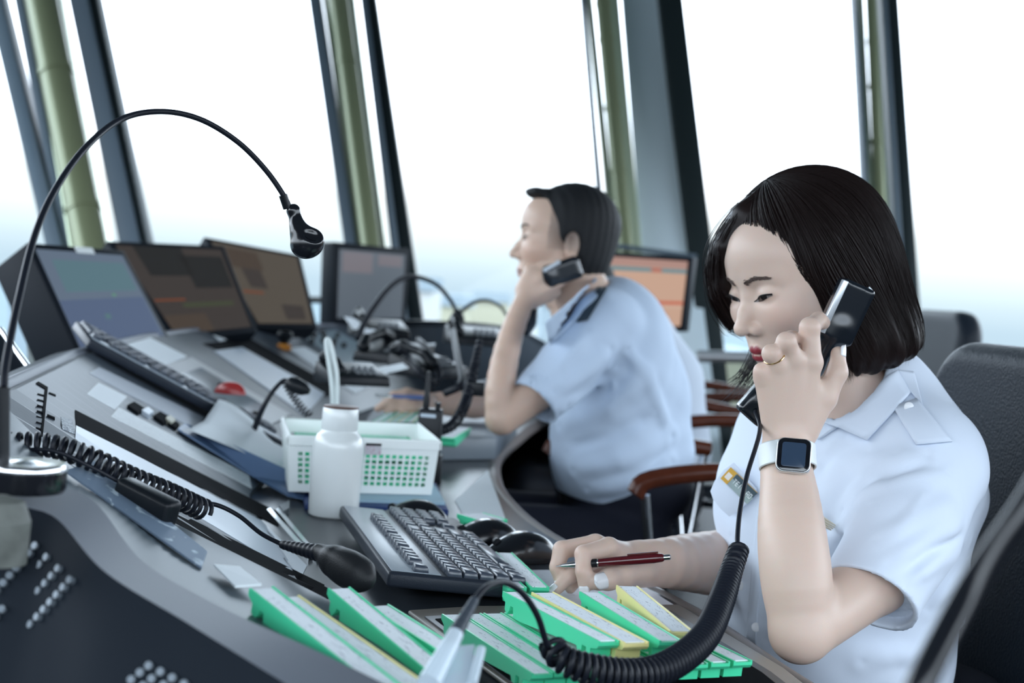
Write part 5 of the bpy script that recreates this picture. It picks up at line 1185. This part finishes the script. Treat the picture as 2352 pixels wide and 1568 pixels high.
# ------- watch
wt_=P(1806,1047,1.605); WD_=P(1823,1046,1.5705); 
wfx=nrm(P(1858,1052,1.572)-P(1790,1042,1.572)); wax=nrm(P(1805,1000,1.62)-P(1812,1100,1.60)); wfn=nrm(CAM-WD_+V(.05,0,0)); wfn=nrm(wfn-wax*(wfn@wax)*.8); wfy=nrm(np.cross(wfn,wfx)); wfx=np.cross(wfy,wfn)
axw=nrm(P(1805,1000,1.62)-P(1812,1100,1.60)); e1=nrm(wfn-axw*(wfn@axw)); e2=np.cross(axw,e1)
mb=MB(); pr=[]; 
rings=[]
for t_ in (-1,-.9,.9,1):
    r=[]; 
    for k in range(40):
        a=2*math.pi*k/40; R=.0006 if abs(t_)==1 else .0
        r.append(P(1808,1050,1.608)+axw*t_*.0135+e1*math.cos(a)*(.0285-R*2)+e2*math.sin(a)*(.0325-R*2))
    rings.append(r)
mb.loft(rings,closed=True); wb_=mb.build('wristwatch',mat('white watch strap',(.75,.79,.80),.45),wo,True,angle=80); md=wb_.modifiers.new('t','SOLIDIFY'); md.thickness=.0018
def wbox(name,hx,hy,h0,h1,rad,m_,par):
    pts=[]
    for (sx_,sy_) in ((1,1),(-1,1),(-1,-1),(1,-1)):
        for k in range(7):
            a=math.atan2(sy_,sx_)-math.pi/4+k/6*math.pi/2; pts.append(WD_+wfx*(sx_*(hx-rad)+rad*math.cos(a))+wfy*(sy_*(hy-rad)+rad*math.sin(a))+wfn*h0)
    mb=MB(); mb.prism(pts,wfn*(h1-h0)); return mb.build(name,m_,par,bevel=.0012,seg=3)
wc_=wbox('watch_case',.0190,.0195,-.007,.0030,.0085,mat('silver aluminium',(.62,.65,.67),.3,.9),wb_)
wbox('watch_glass',.0180,.0185,.0028,.0045,.0078,mat('black watch glass',(.006,.007,.01),.08,coat=.5),wb_)
wbox('watch_display',.0130,.0138,.0044,.0047,.003,mat('dark blue watch display',(.03,.05,.085),.15),wb_)
# ring
rc=P(1778,820,1.5945); ra_=nrm(P(1772,806,1.59)-P(1784,838,1.600)); u=nrm(np.cross(ra_,V(0,1,0))); v_=np.cross(ra_,u); pts=[rc+.0118*(math.cos(a)*u+math.sin(a)*v_) for a in np.linspace(0,2*math.pi,33)]
mb=MB(); mb.tube(pts,.0011,8); mb.build('finger_ring',mat('gold ring',(.72,.5,.25),.2,1),wo,True)
# trousers
def trou(p):
    d=ell(p,P(2010,1600,1.85),(.165,.145,.11)); hp=P(2010,1640,1.85)
    for s in (-1,1): d=smin(d,chain(p,[V(hp[0],hp[1]+s*.09,.56),V(.20,1.78+s*.09,.60),V(.22,1.78+s*.09,.13)],[.095,.072,.058],.02),.03)
    return smax(d,(p[...,2]-.66),.01)
NAV=mat('dark navy trousers',(.010,.012,.022),.8,spec=.2)
sdf_obj('trousers',trou,(.0,1.5,.05),(.75,2.1,.75),.006,NAV,wo)
# ------------------------------------------------ handset and pen
hs=empty('telephone_handset',P(1830,810,1.66),'black telephone handset with a silver edge pressed to the woman\'s ear','telephone')
E1=P(1950,705,1.668); E2=P(1748,925,1.675); hx=nrm(E1-E2); hn=nrm((WH.w(.0,.08,-.03)-P(1850,800,1.66))*V(1,1,.3)); hn=nrm(V(-.1,1,.05)-hx*(V(-.1,1,.05)@hx)); hy=np.cross(hn,hx)
def rb(p,c,ax,h,r):
    q=np.abs((p-np.asarray(c,np.float32))@np.stack(ax,1).astype(np.float32))-(np.array(h,np.float32)-r); return np.linalg.norm(np.maximum(q,0),axis=-1)+np.minimum(q.max(-1),0)-r
E1b=P(1941,716,1.665); hx1=nrm(P(1966,656,1.665)-P(1912,776,1.668)); hx1=nrm(hx1-hn*(hx1@hn)); hy1=np.cross(hn,hx1)
def hs_f(p):
    d=rb(p,E1b,(hx1,hy1,hn),(.036,.021,.013),.005); d=smin(d,chain(p,[E1b-hx1*.02,P(1868,845,1.672),E2],[.013,.011,.012],.01),.012)
    return smin(d,rb(p,E2+hn*.002,(hx,hy,hn),(.024,.019,.012),.006),.012)
c=(E1+E2)/2; sdf_obj('handset_body',hs_f,c-.13,c+.13,.0018,mat('black telephone plastic',(.006,.009,.014),.22,coat=.2),hs)
hx=hx1; E1=E1b; sy=-hy1 if ((-hy1)@RT)<0 else hy1
mb=MB(); mb.box(E1+sy*.0185-hn*.0095,.033,.0035,.0042,(hx,sy,hn)); mb.build('silver_edge',mat('silver plastic',(.6,.64,.68),.3,.5),hs,bevel=.0008)
mb=MB(); mb.tube(spline([E1+hx*.030-sy*.021-hn*.004,E1+hx*.034-sy*.019-hn*.004,E1+hx*.037-sy*.012-hn*.004],8),[.0012]*9 if False else .0013,8); mb.build('corner_glint',mat('silver plastic',(.6,.64,.68),.3,.5),hs,True)  # pale curl models the small highlight on the earpiece corner
A=P(1277,1300,1.668); B=P(1537,1279,1.640); pd=nrm(B-A); L=np.linalg.norm(B-A)
pen=empty('ballpoint_pen',A,'dark red ballpoint pen with a chrome tip held across the woman\'s fingers','pen')
X,Y,Z=frame_from(np.cross(pd,V(0,0,1)),pd)
RD=mat('dark red pen barrel',(.075,.006,.010),.2,coat=.4)
mb=MB(); mb.lathe(A,[(.0004,0),(.0007,.004),(.0022,.008),(.0042,.022),(.0045,.024)],20,(X,Y,pd)); mb.build('pen_tip',CHR,pen,True,angle=60)
mb=MB(); mb.lathe(A+pd*.024,[(.0046,0),(.0050,.02),(.0050,.026)],20,(X,Y,pd)); mb.build('grip',BLK,pen,True,angle=60)
mb=MB(); mb.lathe(A+pd*.0495,[(.0051,0),(.0051,.0015)],20,(X,Y,pd)); mb.build('collar_ring',CHR,pen,True,angle=60)
mb=MB(); mb.lathe(A+pd*.051,[(.0048,0),(.0054,.02),(.0058,L-.051-.018),(.0048,L-.051-.008),(.0036,L-.051-.006)],20,(X,Y,pd)); mb.build('barrel',RD,pen,True,angle=60)
mb=MB(); mb.lathe(A+pd*(L-.007),[(.0032,0),(.0032,.008),(.0022,.009)],16,(X,Y,pd)); mb.build('push_button',CHR,pen,True,angle=60)
zz=nrm(V(0,0,1)-pd*pd[2]); mb=MB(); mb.box(A+pd*(L-.030)+zz*.0066,.018,.0016,.0009,(pd,np.cross(zz,pd),zz)); mb.build('clip',RD,pen)
# ------------------------------------------------ THE MAN AT THE TELEPHONE
ma=empty('person',V(.34,3.15,0),'man in a light blue uniform shirt with short black hair and a black handset','person')
MO=P(1293,556,3.2); MH=headframe(MO,math.radians(4),math.radians(-4),0); MS=1.06
mLA=[(1392,742,3.08,50),(1290,860,3.02,46),(1152,962,2.98,38)]
mLF=[(1150,958,2.98,35),(1149,900,2.985,34),(1160,825,3.01,31),(1182,745,3.05,26),(1205,690,3.08,23)]
mH=[[(1205,665,3.09,22),(1222,625,3.09,19),(1248,612,3.085,13),(1268,606,3.08,11)],[(1215,665,3.09,22),(1240,640,3.08,17),(1262,622,3.075,12),(1282,604,3.075,10)],[(1222,680,3.09,22),(1255,662,3.08,16),(1280,650,3.075,12),(1296,642,3.08,10)],[(1225,690,3.1,20),(1255,682,3.09,14),(1278,672,3.09,11)]]
mTH=[(1205,690,3.10,20),(1205,650,3.13,14),(1216,622,3.15,12)]
mRF=[(1240,900,3.42,36),(1120,928,3.36,32),(1040,928,3.30,29),(975,925,3.26,22)]
mRH=[[(975,925,3.26,24),(935,905,3.23,15),(905,908,3.21,11),(885,925,3.2,10)],[(975,925,3.25,24),(930,912,3.21,14),(895,922,3.19,11),(868,938,3.19,9)],[(975,928,3.24,24),(930,925,3.2,14),(905,936,3.19,11),(892,945,3.19,9)],[(975,930,3.24,22),(945,935,3.2,14),(925,942,3.19,11)]]
mLF=dense(mLF,10); mRF=dense(mRF,8)
def man_body(p):
    q=MH.l(p)/MS; d=masked(lambda k:head_sdf(q[k])*MS,np.linalg.norm(q+np.array([-.01,0,0.],np.float32),axis=-1)-.13,.05)
    d=smin(d,chain(p,[MH.w(-.035,0,-.06),P(1345,690,3.2),P(1390,740,3.21)],[.060,.060,.08],.02),.015)
    d=smin(d,ch(p,mLA),.02); d=smin(d,ell(p,P(1410,860,3.23),(.09,.13,.14)),.03)
    a=ch(p,mLF,.004)
    for f_ in mH: a=smin(a,ch(p,f_,.004),.010)
    a=smin(a,ch(p,mTH,.005),.012); d=np.minimum(smin(d,a,.006),a)
    b=ch(p,mRF,.004)
    for f_ in mRH: b=smin(b,ch(p,f_,.004),.008)
    d=np.minimum(d,b); d=smin(d,ch(p,[(1240,900,3.42,38),(1330,780,3.42,48)]),.02)
    hp=P(1460,1120,3.25)
    d=smin(d,ell(p,hp+V(-.02,0,.02),(.13,.14,.10)),.04)
    for s in (-1,1):
        k=V(-.02,3.15+s*.10,.58); h_=V(hp[0],hp[1]+s*.09,.55); d=smin(d,chain(p,[h_,k,V(0,3.15+s*.1,.12),V(0,3.15+s*.1,.07)],[.09,.065,.045,.04],.02),.03); d=smin(d,cap(p,V(0,3.15+s*.1,.06),V(-.16,3.14+s*.1,.045),.045,.04),.02)
    return d
MB0=(.60,.43,.34)
def man_paint(vs):
    q=MH.l(vs.astype(np.float32))/MS; c=head_paint(q,MB0,(.46,.26,.22),(.02,.02,.02)); far=np.linalg.norm(q,axis=1)>.16; c[far]=MB0
    st=np.exp(-((q[:,0]-.0)/.05)**2-((q[:,2]-.03)/.05)**2)*(q[:,0]<.04)*(q[:,2]>-.02); c=c*(1-.8*np.clip(st,0,1)[:,None])+np.array((.03,.03,.035))*.8*np.clip(st,0,1)[:,None]
    c[vs[:,2]<.66]=(.012,.014,.02); return c
sdf_obj('body',man_body,(-.42,2.85,0.0),(.62,3.58,1.45),.0034,SKIN,ma,man_paint)
MHF=lambda q:head_sdf(q/MS)*MS
face_features(ma,MH,MHF,mat('black brow hair',(.02,.018,.018),.6),mat('black lash',(.008,.006,.006),.4),bz=.004,dens=110)
def mh_f(p):
    q=MH.l(p)/MS; d=smin(ell(q,(-.020,0,.040),(.099,.080,.090)),ell(q,(-.03,0,-.01),(.080,.0765,.085)),.02)
    hx_=np.interp(q[...,2],[-.10,-.06,-.03,.0,.04,.06,.075,.085,.14],[-.045,-.040,-.032,.012,.034,.046,.072,.095,.11]).astype(np.float32)
    d=smax(d,q[...,0]-hx_,.008); d=smax(d,-.075-q[...,2],.01)
    qf=ell(q,(.066,0,.094),(.030,.042,.013)); d=smin(d,qf,.012)
    d=smax(d,-ell(q*np.array([1,1,1],np.float32),(-.010,.083,-.010),(.022,.014,.034)),.004)
    return d+(np.sin(q[...,0]*300+q[...,1]*180)*.0006).astype(np.float32)
sdf_obj('hair',mh_f,MO-.16,MO+.17,.003,mat('black short hair',(.008,.009,.011),.6,bump=.6,bscale=500,spec=.3),ma)
SH2=mat('light blue uniform shirt',(.50,.60,.74),.75,bump=.1,bscale=1200,spec=.2)
mSA=P(1392,745,3.09); mSB=P(1226,926,2.985); msd=nrm(mSB-mSA)
TM=Frame(P(1415,860,3.22),V(-.95,-.28,0),V(-.30,-.08,1))
def msl(p,e=0): return chain(p,[mSA,(mSA+mSB)/2,mSB+msd*.03],[.068+e,.062+e,.054+e],.01)
def mtor(p):
    q=TM.l(p); d=ell(q,(-.005,0,.02),(.115,.165,.19)); d=smin(d,ell(q,(.01,0,-.15),(.128,.155,.19)),.05)
    d=smin(d,chain(p,[P(1392,735,3.10),P(1400,715,3.25),P(1370,740,3.42)],[.062,.068,.06],.03),.04)
    d=smin(d,chain(p,[P(1440,770,3.25),P(1490,900,3.25),P(1500,1040,3.25)],[.082,.088,.095],.03),.05)
    return smin(d,ell(p,P(1425,1090,3.25),(.130,.145,.08)),.04)
def ms_f0(p):
    d=smin(mtor(p),msl(p,.003),.03); d=smin(d,chain(p,[P(1370,745,3.42),P(1260,880,3.43)],[.065,.056],.01),.03)+folds(p)
    t=(p-mSB.astype(np.float32))@msd.astype(np.float32); d=np.maximum(d,np.where(msl(p,.02)<0,t,-1).astype(np.float32)); d=np.maximum(d,-np.where(t>-.04,np.maximum(msl(p,-.003),-(t+.04)),1))
    nb=P(1345,690,3.2); nu=nrm(P(1320,640,3.2)-P(1385,745,3.21)); d=smax(d,-cap(p,nb-nu*.03,nb+nu*.15,.064,.08),.006)
    hem=P(1430,1150,3.25)[2]; return smax(d,(hem-p[...,2])-.10*(p[...,0]-P(1430,1150,3.25)[0]),.006).astype(np.float32)
SURF_D[:]=[2.6,3.8]
FOLDS=[]
FOLDS=mkfolds([([(1270,900),(1350,850),(1400,800)],.016,.013),([(1300,930),(1380,870),(1420,840)],.014,.008),([(1290,980),(1400,940),(1480,860)],.018,.015),([(1320,1080),(1420,1060),(1540,1000)],.018,.015),([(1350,1120),(1440,1110),(1540,1060)],.016,.013),([(1400,830),(1410,900),(1400,960)],.008,.005),([(1440,800),(1490,880),(1530,980)],.014,.011),([(1300,1030),(1400,1000),(1500,950)],.014,-.006),([(1210,900),(1290,840),(1350,760)],.014,.006)],ms_f0)
mshirt=sdf_obj('shirt',ms_f0,(-.10,2.80,.60),(.62,3.66,1.22),.0045,SH2,ma)
MF=ms_f0
patch('collar',[(1252,742),(1370,640),(1385,672),(1262,790)],MF,mat('light blue collar cloth',(.50,.60,.74),.7,spec=.2),ma,.003,.006,lift=lambda s,t_:.016*(1-s)+.004)
ep=patch('epaulette',[(1325,740),(1378,655),(1395,662),(1350,735)],MF,mat('dark navy epaulette',(.03,.045,.06),.6),ma,.003,.006)
def mtr(p):
    hp=P(1460,1120,3.25); d=ell(p,hp+V(-.02,0,.0),(.15,.155,.10))
    for s in (-1,1): d=smin(d,chain(p,[V(hp[0],hp[1]+s*.09,.55),V(-.02,3.15+s*.10,.58),V(0,3.15+s*.1,.12)],[.10,.076,.06],.02),.03)
    return d
sdf_obj('trousers',mtr,(-.2,2.8,.02),(.6,3.55,.80),.008,NAV,ma)
# handset of the man, pen
h2=empty('telephone_handset',P(1270,680,3.1),'black telephone handset pressed under the man\'s ear','telephone')
A=P(1292,624,3.075); B=P(1212,738,3.12)
def h2f(p):
    hx_=nrm(P(1334,612,3.08)-P(1246,642,3.07)); hn_=nrm(V(0,1,.1)-hx_*(V(0,1,.1)@hx_)); hy_=np.cross(hn_,hx_)
    d=rb(p,A,(hx_,hy_,hn_),(.042,.025,.016),.011); d=smin(d,chain(p,[A-hx_*.03,P(1225,680,3.13),B],[.014,.012,.02],.01),.012); return smin(d,ell(p,B,(.014,.02,.034)),.01)
sdf_obj('handset_body',h2f,(A+B)/2-.13,(A+B)/2+.13,.003,mat('black telephone plastic',(.006,.009,.014),.22),h2)
mb=MB(); mb.tube([P(1248,622,3.056),P(1286,600,3.056)],.005,10); mb.build('silver_edge',mat('silver plastic',(.6,.64,.68),.3,.5),h2,True)
pn=empty('ballpoint_pen',P(890,912,3.2),'blue and silver pen in the hand of the man at the telephone','pen'); mb=MB(); mb.tube([P(862,908,3.185),P(900,911,3.19)],[.003,.005],12); mb.build('pen_tip',CHR,pn,True); mb=MB(); mb.tube([P(900,911,3.19),P(972,913,3.2)],.0055,12); mb.build('barrel',mat('blue pen barrel',(.10,.16,.38),.3),pn,True)
# ------------------------------------------------ THE MAN BEHIND
mb_=empty('person',V(.42,4.1,0),'person in a white shirt leaning forward behind the man at the telephone, mostly hidden','person')
BO=P(1330,690,4.1); BH=headframe(BO,math.radians(-10),math.radians(30),0)
def b_body(p):
    q=BH.l(p); d=masked(lambda k:head_sdf(q[k]),np.linalg.norm(q,axis=-1)-.13,.06); d=smin(d,chain(p,[BH.w(-.03,0,-.05),P(1400,750,4.1)],[.055,.07],.02),.02)
    d=smin(d,chain(p,[P(1450,790,4.05),P(1400,900,4.0),P(1300,930,3.98),P(1270,930,3.98)],[.05,.042,.035,.028],.02),.02)
    hp=V(.47,4.12,.55); d=smin(d,chain(p,[P(1450,800,4.1),hp],[.10,.12],.02),.03)
    for s in (-1,1): d=smin(d,chain(p,[hp+V(0,s*.09,0),V(.08,4.12+s*.1,.56),V(.1,4.12+s*.1,.08),V(-.05,4.12+s*.1,.05)],[.09,.065,.045,.04],.02),.03)
    return d
def b_paint(vs):
    c=np.tile(np.array(MB0),(len(vs),1)); c[vs[:,2]<.70]=(.012,.014,.02); q=BH.l(vs.astype(np.float32)); return c
sdf_obj('body',b_body,(-.2,3.8,0),(.75,4.4,1.35),.007,SKIN,mb_,b_paint)
def b_sh(p):
    d=chain(p,[P(1455,775,4.10),P(1512,880,4.12),P(1535,1030,4.12)],[.115,.125,.125],.03)
    d=smin(d,chain(p,[P(1455,785,4.0),P(1420,870,3.98)],[.075,.065],.01),.03)
    d=smax(d,.62-p[...,2],.01); return smax(d,-cap(p,P(1400,750,4.1),P(1330,690,4.1),.06,.08),.006)
sdf_obj('shirt',b_sh,(.1,3.75,.55),(.75,4.4,1.3),.006,mat('white shirt cloth',(.55,.62,.72),.75,spec=.2),mb_)
def b_hair(p):
    q=BH.l(p); d=ell(q,(-.022,0,.038),(.104,.084,.094)); return smax(d,q[...,0]-np.interp(q[...,2],[-.1,0,.05,.12],[-.03,.01,.05,.11]).astype(np.float32),.01)
sdf_obj('hair',b_hair,BO-.15,BO+.17,.006,mat('black short hair',(.008,.009,.011),.6),mb_)
# chairs placed
# the woman's chair, its back filling the right edge
wc=chair((.44,1.88),math.radians(190),'large black leather office chair the woman sits on, its back at the right edge',seat=.45,top=1.09,w=.25,tilt=.05,arms=False,h=.006)
chair((1.05,4.5),math.radians(185),'black leather chair whose rounded back shows between the woman\'s hair and the big chair',seat=.46,top=1.16,w=.25,tilt=.1,arms=False)
mc=chair((.36,2.98),math.radians(195),'wooden-armed office chair with chrome brackets the man at the telephone sits on',ah=.34,seat=.44,top=.80,wood=True,w=.27,tilt=.12)
chair((.58,4.12),math.radians(188),'wooden-armed chair of the hidden person in white, its arm seen beside the white shirt',ah=.34,seat=.45,top=.78,wood=True,w=.26)
chair((.78,5.2),math.radians(185),'empty wooden-armed chair farthest back under the handrail',ah=.34,seat=.45,top=.8,wood=True,w=.27)
# blurred near chair arm
na=empty('office_chair',P(2300,1500,.62)*V(1,1,0),'very blurred black chair edge crossing the lower right corner','chair')
mb=MB(); mb.tube(spline([P(2420,1060,.62),P(2352,1172,.62),P(2230,1350,.62),P(2110,1580,.60),P(2040,1750,.6)],30),.0065,14); mb.build('arm_tube',GLOSS,na,True)
b=P(2040,1750,.6); mb=MB(); mb.tube([b,V(b[0]-.02,b[1],.35),V(b[0],b[1],.03)],.0065,14); mb.build('leg',GLOSS,na,True)
